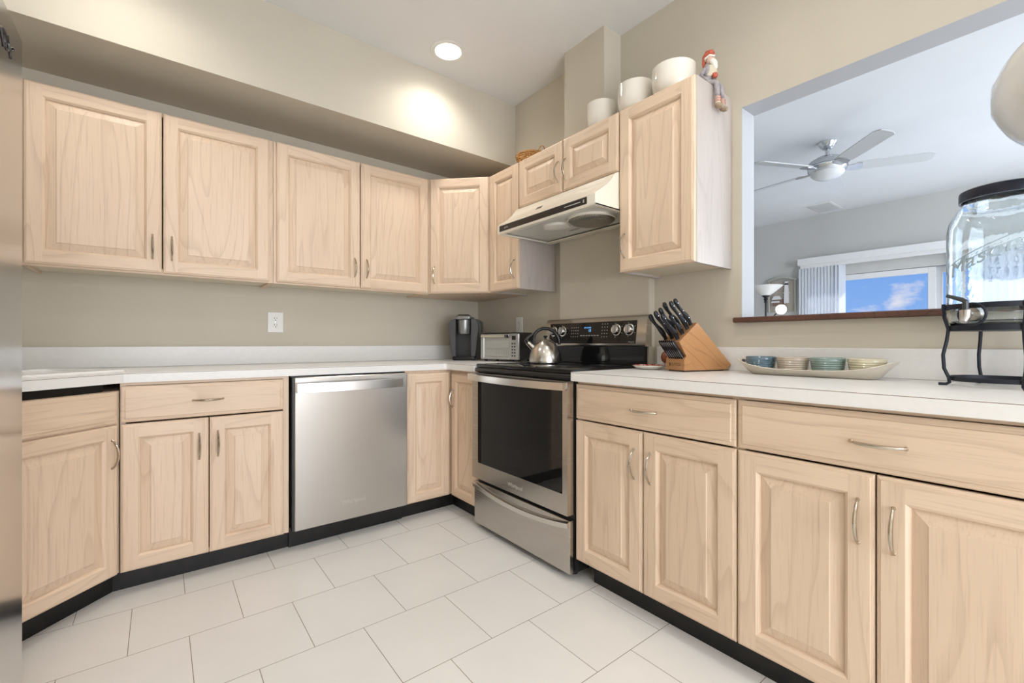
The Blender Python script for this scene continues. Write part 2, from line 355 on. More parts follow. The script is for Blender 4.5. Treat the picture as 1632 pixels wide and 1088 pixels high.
# ------------------------------------------------------------------ cabinets
def handle(parent, cx, cz, orient, yf, L=.056, out_=.026):
    pts = []; rr = []
    n = 14
    pts.append((0, .0005, -L)); rr.append(.0056)
    for i in range(n+1):
        t = -1 + 2*i/n
        pts.append((0, -.004 - out_*(1-t*t)**.9, t*L)); rr.append(.0034 + .0018*(1-t*t))
    pts.append((0, .0005, L)); rr.append(.0056)
    M = T(cx, yf, cz) @ (RY(PI/2) if orient == 'h' else Matrix.Identity(4))
    o = MB().tube(pts, rr, 8, M=M).build('handle', nickel, parent)
    o['label'] = 'arched satin nickel pull'
    return o
def raised_door(parent, x0, x1, z0, z1, yf, hx=None, hz=None, name='door', fw=.06):
    g = .002; x0 += g; x1 -= g; z0 += g; z1 -= g
    w = x1-x0; h = z1-z0; t = .02; mb = MB(); bm = mb.bm
    def ring(ins, y): return [bm.verts.new((a, y, b)) for a, b in ((ins,ins),(w-ins,ins),(w-ins,h-ins),(ins,h-ins))]
    prof = [(0, 0), (0, -.013), (.003, -.016), (.008, -.0175), (.009, -t), (fw-.004, -t), (fw, -.0165), (fw+.004, -.0125), (fw+.006, -.0055), (fw+.036, -.0150), (fw+.0385, -.0180)]
    R = [ring(*p) for p in prof]
    def f(vs, m):
        q = bm.faces.new(vs); q.material_index = m
    f(R[0], 0)
    for i in range(len(R)-1):
        A, B = R[i], R[i+1]
        if i == 4: continue
        for k in range(4):
            f((A[k], A[(k+1)%4], B[(k+1)%4], B[k]), 1 if k in (0, 2) and i < 8 else 0)
    # stiles full height, rails between
    A, B = R[4], R[5]; a, b_, y = prof[4][0], prof[5][0], -t
    P = lambda x, z: bm.verts.new((x, y, z))
    bl, br, tr_, tl_ = P(b_, a), P(w-b_, a), P(w-b_, h-a), P(b_, h-a)
    f((A[0], bl, B[0], B[3], tl_, A[3]), 0); f((br, A[1], A[2], tr_, B[2], B[1]), 0)
    f((bl, br, B[1], B[0]), 1); f((B[3], B[2], tr_, tl_), 1)
    f(R[-1], 0)
    # close T-joints of the chamfer
    o = mb.build(name, WOODS, parent, (x0, yf, z0), sharp=20)
    if hx is not None: handle(o, hx-x0, hz-z0, 'v', -t)
    return o
def drawer(parent, x0, x1, z0, z1, yf, hx=None, hz=None, name='drawer'):
    g = .002; x0 += g; x1 -= g; z0 += g; z1 -= g
    w = x1-x0; h = z1-z0; t = .02; mb = MB(); bm = mb.bm
    def ring(ins, y): return [bm.verts.new((a, y, b)) for a, b in ((ins,ins),(w-ins,ins),(w-ins,h-ins),(ins,h-ins))]
    R = [ring(0,0), ring(0,-.012), ring(.004,-.015), ring(.014,-.0165), ring(.016,-t)]
    for A, B in zip(R, R[1:]):
        for k in range(4):
            q = bm.faces.new((A[k], A[(k+1)%4], B[(k+1)%4], B[k])); q.material_index = 1
    for r in (R[0], R[-1]): q = bm.faces.new(r); q.material_index = 1
    o = mb.build(name, WOODS, parent, (x0, yf, z0), sharp=20)
    if hx is not None: handle(o, hx-x0, hz-z0, 'h', -t)
    return o
def base_body(parent, w, depth, z1=.874, x0=0.0, rail=.012, end=.018):
    mb = MB(); a, b = x0+.0005, w-.0005
    mb.box(a, a+.018, -depth, -.003, .092, z1, 0); mb.box(b-end, b, -depth, -.003, .092, z1, 0)
    mb.box(a+.018, b-end, -depth, -.003, .092, .110, 1); mb.box(a+.018, b-end, -.012, -.003, .110, z1, 0)
    mb.box(a+.018, b-end, -depth, -.003, z1-rail, z1, 1)
    mb.build('body', WOODS, parent)
def toe(parent, x0, x1, depth, h=.0905):
    MB().box(x0, x1, -depth, -depth+.06, .0005, h).build('toe_kick', black_m, parent)
ZB, ZT, ZD0, ZD1 = .092, .7055, .7085, .862

# wall A base run (fronts at y=-.631)
D = .611
c = thing('base_cabinet', 'pickled oak base cabinet left of the dishwasher with one wide drawer over two doors', 'cabinet', (-2.185, 0, 0))
base_body(c, .637, D, end=.026); toe(c, -.025, .643, .5626)
raised_door(c, 0, .305, ZB, ZT, -D, .268, .578); raised_door(c, .305, .613, ZB, ZT, -D, .338, .582)
drawer(c, 0, .613, ZD0, ZD1, -D, .302, .785)
# diagonal sink base
P0, P1 = Vector((-2.474, -.916)), Vector((-2.1865, -.633)); dv = (P1-P0); ang = math.atan2(dv.y, dv.x); wd = dv.length
c = thing('sink_cabinet', 'diagonal pickled oak corner sink cabinet with a false drawer front and one door', 'cabinet', (P0.x, P0.y, 0), ang)
IM = RZ(-ang) @ T(-P0.x, -P0.y, 0)
def loc2(P, IM): v = IM @ Vector((P[0], P[1], 0)); return (v.x, v.y)
off = Vector((dv.y, -dv.x)).normalized()*-.02
poly = [(XL+.003, -.003), (-2.187, -.003), (P1.x-.002, P1.y+.024), (P0.x-.012, P0.y+.014), (-2.488, -.93), (XL+.003, -.93)]
MB().prism([loc2(p, IM) for p in poly], .092, .842, 0).build('body', WOODS, c)
raised_door(c, 0, wd, ZB, ZT, .02, wd-.028, .590, fw=.055); drawer(c, 0, wd, ZD0, .842, .02, name='drawer_front')
MB().prism([loc2(p, IM) for p in [(-2.2105,-.5626),(-2.2105,-.52),(-2.245,-.503),(-2.62,-.87),(-2.56,-.913)]], .0005, .0905).build('toe_kick', black_m, c)
MB().box(.01, wd-.04, .03, .10, .8425, .8735).build('top_gap_shade', black_m, c)  # black filler, shade of the gap under the worktop put into colour
# left run hidden behind fridge
c = thing('base_cabinet', 'plain pickled oak base cabinet between the sink corner and the refrigerator', 'cabinet', (XL, -1.44, 0), PI/2)
base_body(c, .508, .611); toe(c, 0, .508, .56); raised_door(c, .01, .50, ZB, ZT, -.611, .05, .578); drawer(c, .01, .50, ZD0, ZD1, -.611, .25, .785)
# corner cabinet
c = thing('corner_cabinet', 'L-shaped pickled oak corner base cabinet with a folding pair of doors between dishwasher and range', 'cabinet', (0, 0, 0))
MB().prism([(-.925,-.003),(-.003,-.003),(-.003,-.93),(-.609,-.93),(-.609,-.611),(-.925,-.611)], .092, .874, 0).build('body', WOODS, c)
MB().prism([(-.925,-.5626),(-.571,-.5626),(-.571,-.93),(-.511,-.93),(-.511,-.503),(-.925,-.503)], .0005, .0905).build('toe_kick', black_m, c)
raised_door(c, -.920, -.632, ZB, ZD1-.002, -.611, fw=.055)
d = raised_door(c, 0, .296, ZB, ZD1-.002, 0, .038, .70, fw=.055)
d.location = (-.609, -.6325, ZB); d.rotation_euler = (0, 0, -PI/2)
# wall B base run
RB = -PI/2
for (lab, y0, w, split) in (('pickled oak base cabinet right of the range with a drawer over two doors', -1.694, .698, .348),
                            ('pickled oak base cabinet nearest the camera with a wide drawer over two doors', -2.392, .698, .349)):
    c = thing('base_cabinet', lab, 'cabinet', (0, y0, 0), RB)
    base_body(c, w, .609); toe(c, .06 if y0 > -2 else 0, w, .571)
    raised_door(c, .001, split, ZB, ZT, -.609, split-.036, .577); raised_door(c, split, w, ZB, ZT, -.609, split+.036, .574)
    drawer(c, .001, w-.001, ZD0, ZD1, -.609, .353, .782)

# ---- upper cabinets
ZU0, ZU1 = 1.376, 2.155
def upper_body(parent, w, depth, z0=ZU0, z1=ZU1, x0=0.0, side_slots=True):
    mb = MB(); t = .016
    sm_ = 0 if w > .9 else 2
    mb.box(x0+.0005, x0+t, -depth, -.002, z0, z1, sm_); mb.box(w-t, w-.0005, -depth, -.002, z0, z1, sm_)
    mb.box(x0+t, w-t, -depth, -depth+.018, z0, z0+.03, 1); mb.box(x0+t, w-t, -.010, -.002, z0+.026, z1-t, 0)
    if w > .9: mb.box(w-.024, w-t, -depth, -depth+.018, z0+.03, z1-t, 0)
    mb.box(x0+t, w-t, -depth, -.002, z1-t, z1, 1); mb.box(x0+t, w-t, -depth+.018, -.002, z0+.012, z0+.026, 3)
    return mb.build('body', WOODS, parent)
c = thing('wall_cabinet', 'two-door pickled oak wall cabinet at the far left, beside the refrigerator', 'cabinet', (-2.515, 0, 0), 0, 'upper cabinets on the back wall')
upper_body(c, .952, .2965, ZU0-.006, ZU1)
raised_door(c, .006, .469, ZU0, ZU1, -.2965, .432, 1.50); raised_door(c, .471, .934, ZU0, ZU1, -.2965, .506, 1.50)
c = thing('wall_cabinet', 'two-door pickled oak wall cabinet above the dishwasher, next to the diagonal corner cabinet', 'cabinet', (-1.562, 0, 0), 0, 'upper cabinets on the back wall')
upper_body(c, .949, .2965, ZU0-.006, ZU1)
raised_door(c, .014, .480, ZU0, ZU1, -.2965, .444, 1.50); raised_door(c, .482, .947, ZU0, ZU1, -.2965, .518, 1.50)
Q0, Q1 = Vector((-.6115, -.3165)), Vector((-.3222, -.6115)); dv = Q1-Q0; ang = math.atan2(dv.y, dv.x); wd = dv.length
c = thing('corner_wall_cabinet', 'diagonal single-door pickled oak wall cabinet in the corner over the coffee maker', 'cabinet', (Q0.x, Q0.y, 0), ang)
IM = RZ(-ang) @ T(-Q0.x, -Q0.y, 0)
MB().prism([loc2(p, IM) for p in [(-.6115,-.002),(-.002,-.002),(-.002,-.6115),(-.308,-.6115),(-.6115,-.302)]], ZU0, ZU1, 0).build('body', WOODS, c)
raised_door(c, .003, wd-.003, ZU0, ZU1, .0145, .037, 1.50)
c = thing('wall_cabinet', 'narrow one-door pickled oak wall cabinet just left of the range hood', 'cabinet', (0, -.6125, 0), RB)
upper_body(c, .3075, .302); raised_door(c, .001, .306, ZU0, ZU1, -.302, .270, 1.50)
c = thing('wall_cabinet', 'short two-door pickled oak wall cabinet directly above the range hood', 'cabinet', (0, -.921, 0), RB)
MB().box(.0005, .766, -.302, -.002, 1.866, ZU1, 0).build('body', WOODS, c)
raised_door(c, .001, .382, 1.866, ZU1, -.302, .354, 1.985); raised_door(c, .384, .765, 1.866, ZU1, -.302, .414, 1.985)
c = thing('wall_cabinet', 'tall one-door pickled oak wall cabinet right of the hood, nearest the pass-through', 'cabinet', (0, -1.688, 0), RB)
upper_body(c, .389, .302); raised_door(c, .001, .388, ZU0, ZU1, -.302, .036, 1.50)

# ------------------------------------------------------------------ countertops
def arc(cx, cy, r, a0, a1, n=6): return [(cx+r*math.cos(math.radians(a0+(a1-a0)*i/n)), cy+r*math.sin(math.radians(a0+(a1-a0)*i/n))) for i in range(n+1)]
def counter(name, label, poly, splash):
    c = thing(name, label, 'countertop', (0,0,0))
    mb = MB(); mb.prism(poly, .875, .9108, 0); mb.prism(poly, .9108, .9124, 1); mb.prism(poly, .9124, .914, 0)
    mb.build('worktop', [lam_m, seam_m], c)
    mb = MB()
    for b_ in splash: mb.box(*b_, bev=.0015)
    mb.build('backsplash', [lam_m], c)
cA, cB = .629, .6552
counter('countertop', 'white laminate countertop running along the back wall and round the corner to the range',
        [(XL+.002,-.002),(-.002,-.002),(-.002,-.932),(-cB,-.932)] + arc(-cB-.025, -cA-.025, .025, 0, 90, 5) + [(-2.172,-cA), (-2.492, -.944), (-2.492,-1.44), (XL+.002,-1.44)],
        [(XL+.003, -.022, -.021, -.002, .9145, 1.0201), (-.021, -.002, -.931, -.002, .9145, 1.0201)])
counter('countertop', 'white laminate countertop right of the range under the pass-through',
        [(-.002,-1.6965),(-cB,-1.6965),(-cB,-3.3),(-.002,-3.3)], [(-.021,-.002,-3.3,-1.697,.9145,1.0201)])

# white drop-in sink on the diagonal corner
A0, A1 = Vector((-2.492,-.944)), Vector((-2.172,-.629)); u_ = (A1-A0).normalized(); v_ = Vector((-u_.y, u_.x)); mid = (A0+A1)/2
ang = math.atan2(u_.y, u_.x)
c = thing('sink', 'white drop-in corner sink with a raised rim, mostly hidden by the refrigerator', 'sink', (mid.x+v_.x*.075, mid.y+v_.y*.075, .9142), ang)
mb = MB()
def rr(x0,x1,y0,y1,r,n=5):
    return arc(x1-r,y0+r,r,-90,0,n)+arc(x1-r,y1-r,r,0,90,n)+arc(x0+r,y1-r,r,90,180,n)+arc(x0+r,y0+r,r,180,270,n)
o1 = rr(-.33,.33,0,.42,.05); o2 = rr(-.295,.295,.035,.385,.045); o3 = rr(-.27,.27,.06,.36,.04)
bm = mb.bm; rg = []
for pl, z in ((o1,0.0),(o1,.006),(rr(-.325,.325,.005,.415,.05),.011),(o2,.011),(o2,.004),(o3,.003)):
    rg.append([bm.verts.new((x,y,z)) for x,y in pl])
for A, B in zip(rg, rg[1:]):
    for k in range(len(A)): q = bm.faces.new((A[k],A[(k+1)%len(A)],B[(k+1)%len(A)],B[k])); q.smooth = True
bm.faces.new(rg[-1]); mb.build('basin', base_mat('white_enamel', (.86,.85,.83), .15, coat=.3), c)
mb = MB().lathe([(0,.0),(.028,.0),(.028,.02),(.018,.035),(.014,.09),(0,.09)], 20, M=T(-.05,.39,.011))
mb.tube([(-.05,.39,.09),(-.05,.385,.16),(-.05,.36,.2),(-.05,.31,.21),(-.05,.26,.19)], .011, 10); mb.build('faucet', chrome, c)

# ------------------------------------------------------------------ dishwasher
c = thing('dishwasher', 'stainless steel dishwasher with a bowed bar handle', 'dishwasher', (-1.541, 0, 0))
w = .613
MB().box(.004, w-.004, -.60, -.02, .10, .872, 0).build('tub', blk_plastic, c)
d = MB().box(.012, w-.002, -.65, -.602, .100, .866, bev=.003).build('door', steel_h, c)
MB().box(.004, .0115, -.64, -.602, .10, .866).build('side_gasket', dark_grey, c)
MB().box(.0, w, -.575, -.52, .0005, .098).build('toe_panel', black_m, c)
mb = MB(); n = 14; P = []
bm = mb.bm; rings = []
for i in range(n+1):
    t = -1+2*i/n; x = .296 + t*.278; yo = -.668 - .028*(1-t*t)
    rings.append([bm.verts.new(p) for p in ((x,yo,.790),(x,yo-.012,.792),(x,yo-.012,.838),(x,yo,.840))])
for A,B in zip(rings, rings[1:]):
    for k in range(4): q = bm.faces.new((A[k],A[(k+1)%4],B[(k+1)%4],B[k]))
bm.faces.new(rings[0][::-1]); bm.faces.new(rings[-1])
mb.box(.020,.045,-.672,-.65,.795,.835); mb.box(.547,.572,-.672,-.65,.795,.835)
mb.build('handle', steel_mat('bright_steel', 'x', (.72,.71,.70), (.30,.34)), d)
etch = base_mat('etched_lettering', (.62,.58,.53), .5, .6)
text_mesh('logo', 'Whirlpool', .030, etch, d, (.305, -.6505, .195), (PI/2,0,0), .0004)

# ------------------------------------------------------------------ range
RY0, RW = -.9365, .756
c = thing('range', 'stainless steel electric range with black glass cooktop and rear control panel', 'range', (0, RY0, 0), RB)
mb = MB(); e = .02
mb.box(0, .03, -.625, -.055, .03, .90); mb.box(RW-.03, RW, -.625, -.055, .03, .90); mb.box(.03, RW-.03, -.10, -.055, .03, .90)
mb.box(.03, RW-.03, -.625, -.10, .25, .30); mb.box(.03, RW-.03, -.625, -.10, .86, .90); mb.box(.03, RW-.03, -.625, -.10, .03, .06)
mb.build('body', base_mat('dark_enamel', (.018,.018,.018), .3), c)
# cooktop
mb = MB(); mb.box(0, RW, -.640, -.056, .902, .921, bev=.004, seg=2); mb.build('cooktop', blk_glass, c)
MB().box(0.001, RW-.001, -.652, -.6265, .876, .9015, bev=.008, seg=3).build('front_rail', blk_plastic, c)
ring_m = base_mat('burner_ring_print', (.09,.09,.09), .2)
for (x,y,r) in ((.19,-.46,.10),(.56,-.46,.115),(.19,-.20,.09),(.56,-.20,.08)):
    MB().lathe([(r,.0),(r,.0004),(r-.004,.0004),(r-.004,0)], 40, M=T(x,y,.9212)).build('burner_ring', ring_m, c)
# oven door
steel_door = steel_mat('range_steel', 'x', (.52,.49,.45), (.22,.3))
mb = MB(); x0,x1,z0,z1 = .003, RW-.003, .288, .872; gx0,gx1,gz0,gz1 = .062,.722,.378,.845
mb.box(x0,gx0,-.67,-.632,z0,z1); mb.box(gx1,x1,-.67,-.632,z0,z1); mb.box(gx0,gx1,-.67,-.632,z0,gz0); mb.box(gx0,gx1,-.67,-.632,gz1,z1)
d = mb.build('oven_door', steel_door, c)
oven_glass = bpy.data.materials.new('tinted_oven_glass'); oven_glass.use_nodes = True; nt = oven_glass.node_tree; b = nt.nodes['Principled BSDF']
b.inputs['Base Color'].default_value = (.012,.012,.012,1); b.inputs['Roughness'].default_value = .03; b.inputs['Coat Weight'].default_value = .3
tr = nn(nt, 'ShaderNodeBsdfTransparent'); tr.inputs[0].default_value = (.5,.48,.45,1); ms = nn(nt, 'ShaderNodeMixShader'); ms.inputs[0].default_value = .35
nt.links.new(b.outputs[0], ms.inputs[1]); nt.links.new(tr.outputs[0], ms.inputs[2]); nt.links.new(ms.outputs[0], nt.nodes['Material Output'].inputs[0])
mb = MB(); mb.prism(rr(gx0+.001,gx1-.001,gz0+.001,gz1-.001,.018), .632, .672, M=Matrix(((1,0,0,0),(0,0,-1,0),(0,1,0,0),(0,0,0,1))))
mb.build('window', oven_glass, d)
mb = MB()
rings = []; bm = mb.bm; n = 14
for i in range(n+1):
    t = -1+2*i/n; x = RW/2 + t*(RW/2-.002); yo = -.688 - .018*(1-t*t); dz = -.004*(1-t*t)
    rings.append([bm.verts.new(p) for p in ((x,yo,.833+dz),(x,yo-.012,.835+dz),(x,yo-.012,.868+dz),(x,yo,.870+dz))])
for A,B in zip(rings, rings[1:]):
    for k in range(4): q = bm.faces.new((A[k],A[(k+1)%4],B[(k+1)%4],B[k]))
bm.faces.new(rings[0][::-1]); bm.faces.new(rings[-1])
mb.box(.008,.03,-.69,-.67,.838,.866); mb.box(RW-.03,RW-.008,-.69,-.67,.838,.866)
mb.build('handle', steel_mat('handle_steel', 'x', (.68,.66,.62), (.2,.3)), d)
text_mesh('logo', 'Whirlpool', .028, etch, d, (.39, -.6706, .327), (PI/2,0,0), .0004)
rack = base_mat('oven_rack_wire', (.45,.45,.45), .25, 1)
for zr in (.47, .62):
    mb = MB(); mb.tube([(.08,-.58,zr),(.67,-.58,zr)], .003, 6); mb.tube([(.08,-.15,zr),(.67,-.15,zr)], .003, 6)
    for k in range(14): x = .1+k*.042; mb.tube([(x,-.58,zr),(x,-.15,zr)], .0018, 5)
    mb.build('oven_rack', rack, c)
# storage drawer
mb = MB(); n = 16; bm = mb.bm
mb.box(.003, RW-.003, -.655, -.632, .030, .262, bev=.002)
dr = mb.build('storage_drawer', steel_door, c)
mb = MB(); bm = mb.bm; rings = []
for i in range(n+1):
    t = -1+2*i/n; x = RW/2 + t*(RW/2-.004); zc = .246 - .034*(1-t*t)**1.0
    rings.append([bm.verts.new(p) for p in ((x,-.655,zc-.014),(x,-.668,zc-.012),(x,-.670,zc+.010),(x,-.660,zc+.016),(x,-.655,zc+.016))])
for A,B in zip(rings, rings[1:]):
    for k in range(5): q = bm.faces.new((A[k],A[(k+1)%5],B[(k+1)%5],B[k]))
bm.faces.new(rings[0][::-1]); bm.faces.new(rings[-1]); mb.build('pull', steel_mat('pull_steel','x',(.68,.66,.62),(.2,.3)), dr)
for (x,y) in ((.05,-.58),(RW-.05,-.58),(.05,-.12),(RW-.05,-.12)):
    MB().lathe([(0,0),(.018,0),(.018,.008),(.008,.012),(.008,.0295),(0,.0295)], 12, M=T(x,y,.0005)).build('foot', blk_plastic, c)
# backguard
mb = MB(); mb.box(.012, RW-.03, -.085, -.055, .922, 1.02); mb.build('back_panel', blk_glass, c)
mb = MB()
prof = [(-.056,1.022),(-.108,1.022),(-.112,1.030),(-.092,1.176),(-.082,1.186),(-.056,1.187)]
mb.prism([(a,b_) for a,b_ in prof], .0, RW-.002, M=Matrix(((0,0,1,0),(1,0,0,0),(0,1,0,0),(0,0,0,1))))
cp = mb.build('control_panel', steel_door, c, sharp=60)
tilt = math.atan2(.020, .146)
PM = T(0,-.112,1.030) @ RX(-tilt)   # local x along, local z up the face, -y out
mb = MB(); mb.box(.036, RW-.062, -.0025, .004, .006, .130, M=PM, bev=.0012); mb.build('control_glass', blk_glass, cp)
for kx in (.075, .155, .567, .652):
    k_ = MB(); KM = PM @ T(kx,-.003,.080) @ RX(PI/2)
    k_.lathe([(.031,0),(.031,.003),(.027,.004),(.025,.005),(.0235,.020),(.021,.023),(0,.0235)], 28, M=KM)
    kb = k_.build('knob', base_mat('knob_chrome', (.7,.7,.7), .18, 1), cp)
    MB().box(-.005,.005,-.022,.022,.0236,.034, M=KM @ RZ(.0), bev=.002).build('knob_grip', silver_pl, kb)
    for i in range(5):
        a = math.radians(-60+i*76); MB().box(-.001,.001,.036,.040,.0001,.0004, M=KM @ RZ(a)).build('dial_mark', paper_white, cp)
disp = base_mat('display_digits', (.02,.05,.1), .3, emit=(.15,.5,1.0), es=2.2)
prt = base_mat('panel_print', (.45,.45,.45), .4)
def on_panel(name, body, size, x, z, mat):
    o = text_mesh(name, body, size, mat, cp, (0,0,0), (0,0,0), .0002)
    o.matrix_local = PM @ T(x,-.0030,z) @ RX(PI/2); return o
on_panel('display', 'SET CLOCK', .010, .355, .098, disp); on_panel('display', '12', .020, .372, .081, disp)
mb = MB()
for r_ in range(4):
    for q in range(4): mb.box(.225+q*.017, .232+q*.017, -.0029, -.0026, .045+r_*.018, .0485+r_*.018, M=PM)
for r_ in range(5):
    for q in range(3): mb.box(.462+q*.018, .467+q*.018, -.0029, -.0026, .042+r_*.018, .0465+r_*.018, M=PM)
for q in range(7): mb.box(.302+q*.021, .316+q*.021, -.0029, -.0026, .050, .0545, M=PM)
mb.build('key_legends', prt, cp)
on_panel('logo', 'Whirlpool', .009, .668, .014, prt)

# ------------------------------------------------------------------ range hood
c = thing('range_hood', 'almond enamelled under-cabinet range hood with a dark control strip', 'hood', (0, -.9305, 0), RB)
HW = .755
mb = MB(); t = .004
bm = mb.bm
# side profile (y,z): back top -> front top -> curved down to front band
pf = [(-.055,1.862),(-.322,1.862),(-.345,1.850),(-.372,1.815),(-.405,1.785),(-.445,1.757),(-.478,1.735),(-.486,1.729),(-.486,1.682),(-.480,1.678)]
L_ = [bm.verts.new((0,y,z)) for y,z in pf]; R_ = [bm.verts.new((HW,y,z)) for y,z in pf]
for i in range(len(pf)-1):
    q = bm.faces.new((L_[i],L_[i+1],R_[i+1],R_[i])); q.smooth = True
bm.faces.new(L_ + [bm.verts.new((0,-.055,1.678))]); bm.faces.new(R_[::-1] + [bm.verts.new((HW,-.055,1.678))])
# underside rim + recess
def fbox(*a, **k): mb.box(*a, **k)
fbox(.0,HW,-.484,-.462,1.6775,1.684); fbox(.0,.02,-.462,-.055,1.6775,1.684); fbox(HW-.02,HW,-.462,-.055,1.6775,1.684); fbox(.02,HW-.02,-.10,-.055,1.6775,1.684)
mb.box(.001,HW-.001,-.47,-.058,1.70,1.703)
hd = mb.build('shell', hood_m, c, sharp=30)
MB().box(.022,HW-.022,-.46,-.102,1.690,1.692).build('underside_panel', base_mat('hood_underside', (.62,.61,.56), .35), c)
MB().box(.022,HW-.05,-.4885,-.486,1.690,1.723, bev=.0005).build('control_strip', base_mat('dark_brown_strip', (.03,.022,.018), .3), c)
mb = MB(); mb.tube([(.56,-.4895,1.706),(.665,-.4895,1.706)], .0016, 6); mb.box(.682,.69,-.490,-.4885,1.70,1.704); mb.box(.682,.69,-.490,-.4885,1.708,1.712)
mb.build('slider', paper_white, c)
text_mesh('control_lettering', 'light fan', .011, paper_white, c, (.085,-.4888,1.706), (PI/2,0,0), .0002, shear=.3)
bd = MB(); bd.box(.255,.30,-.001,0,-.011,.011, M=T(0,-.4055,1.7865) @ RX(math.radians(-42))); bd.build('badge', base_mat('badge_silver',(.06,.055,.05),.3,.7), c)
filt = noisy(base_mat('grease_filter_mesh', rough=.4, metal=.7), nscale=260, c1=(.10,.09,.07), c2=(.42,.39,.33), detail=3, bump=.4)
mb = MB().lathe([(0,-.034),(.075,-.032),(.105,-.024),(.118,-.010),(.120,.0),(0,.0)], 40, M=T(.55,-.28,1.6905)); mb.build('round_filter', filt, c)
MB().lathe([(.121,-.012),(.128,-.010),(.128,.0),(.121,0)], 40, M=T(.55,-.28,1.6903)).build('filter_ring', hood_m, c)
MB().lathe([(0,-.022),(.04,-.02),(.066,-.012),(.07,0),(0,0)], 28, M=T(.33,-.32,1.6905), sx=1.2).build('lamp_lens', base_mat('frosted_lens',(.75,.72,.65),.25), c)
MB().box(.30,.37,-.20,-.175,1.688,1.690).build('rating_label', base_mat('grey_label',(.35,.34,.31),.5), c)

# ------------------------------------------------------------------ refrigerator
c = thing('refrigerator', 'stainless steel refrigerator at the left edge of the picture', 'refrigerator', (XL, -1.46, 0), 0)
MB().box(.02, .715, -.90, -.003, .02, 1.775, bev=.004).build('case', base_mat('grey_case',(.25,.25,.25),.4), c)
d = MB().box(.722, .780, -.557, 0, .06, 1.78, bev=.004).build('door', steel_v, c)
d2_ = MB().box(.722, .780, -.90, -.563, .06, 1.78, bev=.004).build('door', steel_v, c)
for q_, y_ in ((d, -.52), (d2_, -.60)): MB().tube([(.78,y_,.60),(.825,y_,.63),(.825,y_,1.55),(.78,y_,1.58)], .011, 10).build('handle', chrome, q_)
MB().box(.05,.74,-.88,-.02,.0005,.055).build('grille', blk_plastic, c)
mb = MB(); pts = []
for i in range(40):
    t = i/39; pts.append((.7812, -.10 - .105*(1-t) + .010*math.sin(t*34), 1.696 + .016*math.sin(t*21) + .006*math.cos(t*37)))
mb.tube(pts, .0016, 5); mb.build('badge', base_mat('badge_chrome',(.12,.12,.13),.2,1), d)

# ------------------------------------------------------------------ outlets
def outlet(label, loc, rz, w=.087, h=.125):
    c = thing('wall_outlet', label, 'outlet', loc, rz)
    MB().box(-w/2,w/2,-.006,-.0003,-h/2,h/2, bev=.0025).build('cover_plate', white_pl, c)
    for s in (1,-1):
        z = s*.0205
        mb = MB(); mb.lathe([(0,.002),(.0165,.002),(.0175,0),(0,0)], 20, M=T(0,-.006,z) @ RX(PI/2), sy=.85); r = mb.build('receptacle', white_pl, c)
        mb = MB(); mb.box(-.0075,-.0050,-.0086,-.0082,z,z+.009); mb.box(.0050,.0075,-.0086,-.0082,z+.001,z+.008); mb.lathe([(0,.0003),(.003,.0003),(.003,0),(0,0)], 10, M=T(0,-.0083,z-.007) @ RX(PI/2))
        mb.build('slots', blk_plastic, r)
    MB().lathe([(0,.001),(.003,.0008),(.003,0),(0,0)], 10, M=T(0,-.0061,0) @ RX(PI/2)).build('screw', chrome, c)
outlet('white double outlet on the back wall under the upper cabinets', (-1.497, 0, 1.166), 0)
outlet('white double outlet on the wall above the toaster oven', (0, -.541, 1.165), RB, .075, .12)

# ------------------------------------------------------------------ coffee maker
c = thing('coffee_maker', 'dark grey single-cup coffee maker in the counter corner', 'coffee maker', (-.272, -.245, .9145), math.radians(-42))
gm = base_mat('gunmetal_plastic', (.10,.10,.105), .3, .35)
mb = MB()
def pillar(x0,x1,y0,y1): mb.box(x0,x1,y0,y1,.0,.300,bev=.012,seg=3)
bm = mb.bm
# body profile in x-z, tapered towards the base, extruded along y
def outline(k): return [(-.088,.0),(.088,.0),(.112,.24),(.108,.285),(.085,.302),(-.085,.302),(-.108,.285),(-.112,.24)]
mb.prism(outline(0), -.02, .13, M=Matrix(((1,0,0,0),(0,0,1,0),(0,1,0,0),(0,0,0,1))))
MXZ = Matrix(((1,0,0,0),(0,0,1,0),(0,1,0,0),(0,0,0,1)))
mb.prism([(-.085,.03),(-.056,.03),(-.056,.297),(-.088,.290),(-.106,.26),(-.108,.235)], -.115, -.02, M=MXZ); mb.prism([(.085,.03),(.056,.03),(.056,.297),(.088,.290),(.106,.26),(.108,.235)], -.115, -.02, M=MXZ)
mb.build('body', gm, c)
MB().box(-.078,.078,-.120,-.02,.0,.030,bev=.006,seg=2).build('drip_tray', blk_plastic, c)
MB().box(-.0555,.0555,-.03,-.021,.031,.20).build('cup_recess', dark_grey, c)
mb = MB(); mb.lathe([(0,.0),(.040,.0),(.043,.004),(.046,.045),(.048,.10),(0,.10)], 28, M=T(0,-.072,.19)); mb.build('brew_head', silver_pl, c)
mb = MB(); mb.box(-.053,.053,-.125,.09,.292,.322,bev=.012,seg=3); mb.build('lid', silver_pl, c)
mb = MB(); mb.box(-.040,.040,-.112,-.02,.3222,.328,bev=.003); pd = mb.build('button_panel', blk_plastic, c)
mb = MB(); 
for i in range(4): mb.lathe([(0,.0),(.006,0),(.006,.001),(0,.001)], 12, M=T(-.024+i*.016,-.07,.3281))
mb.build('buttons', paper_white, pd)

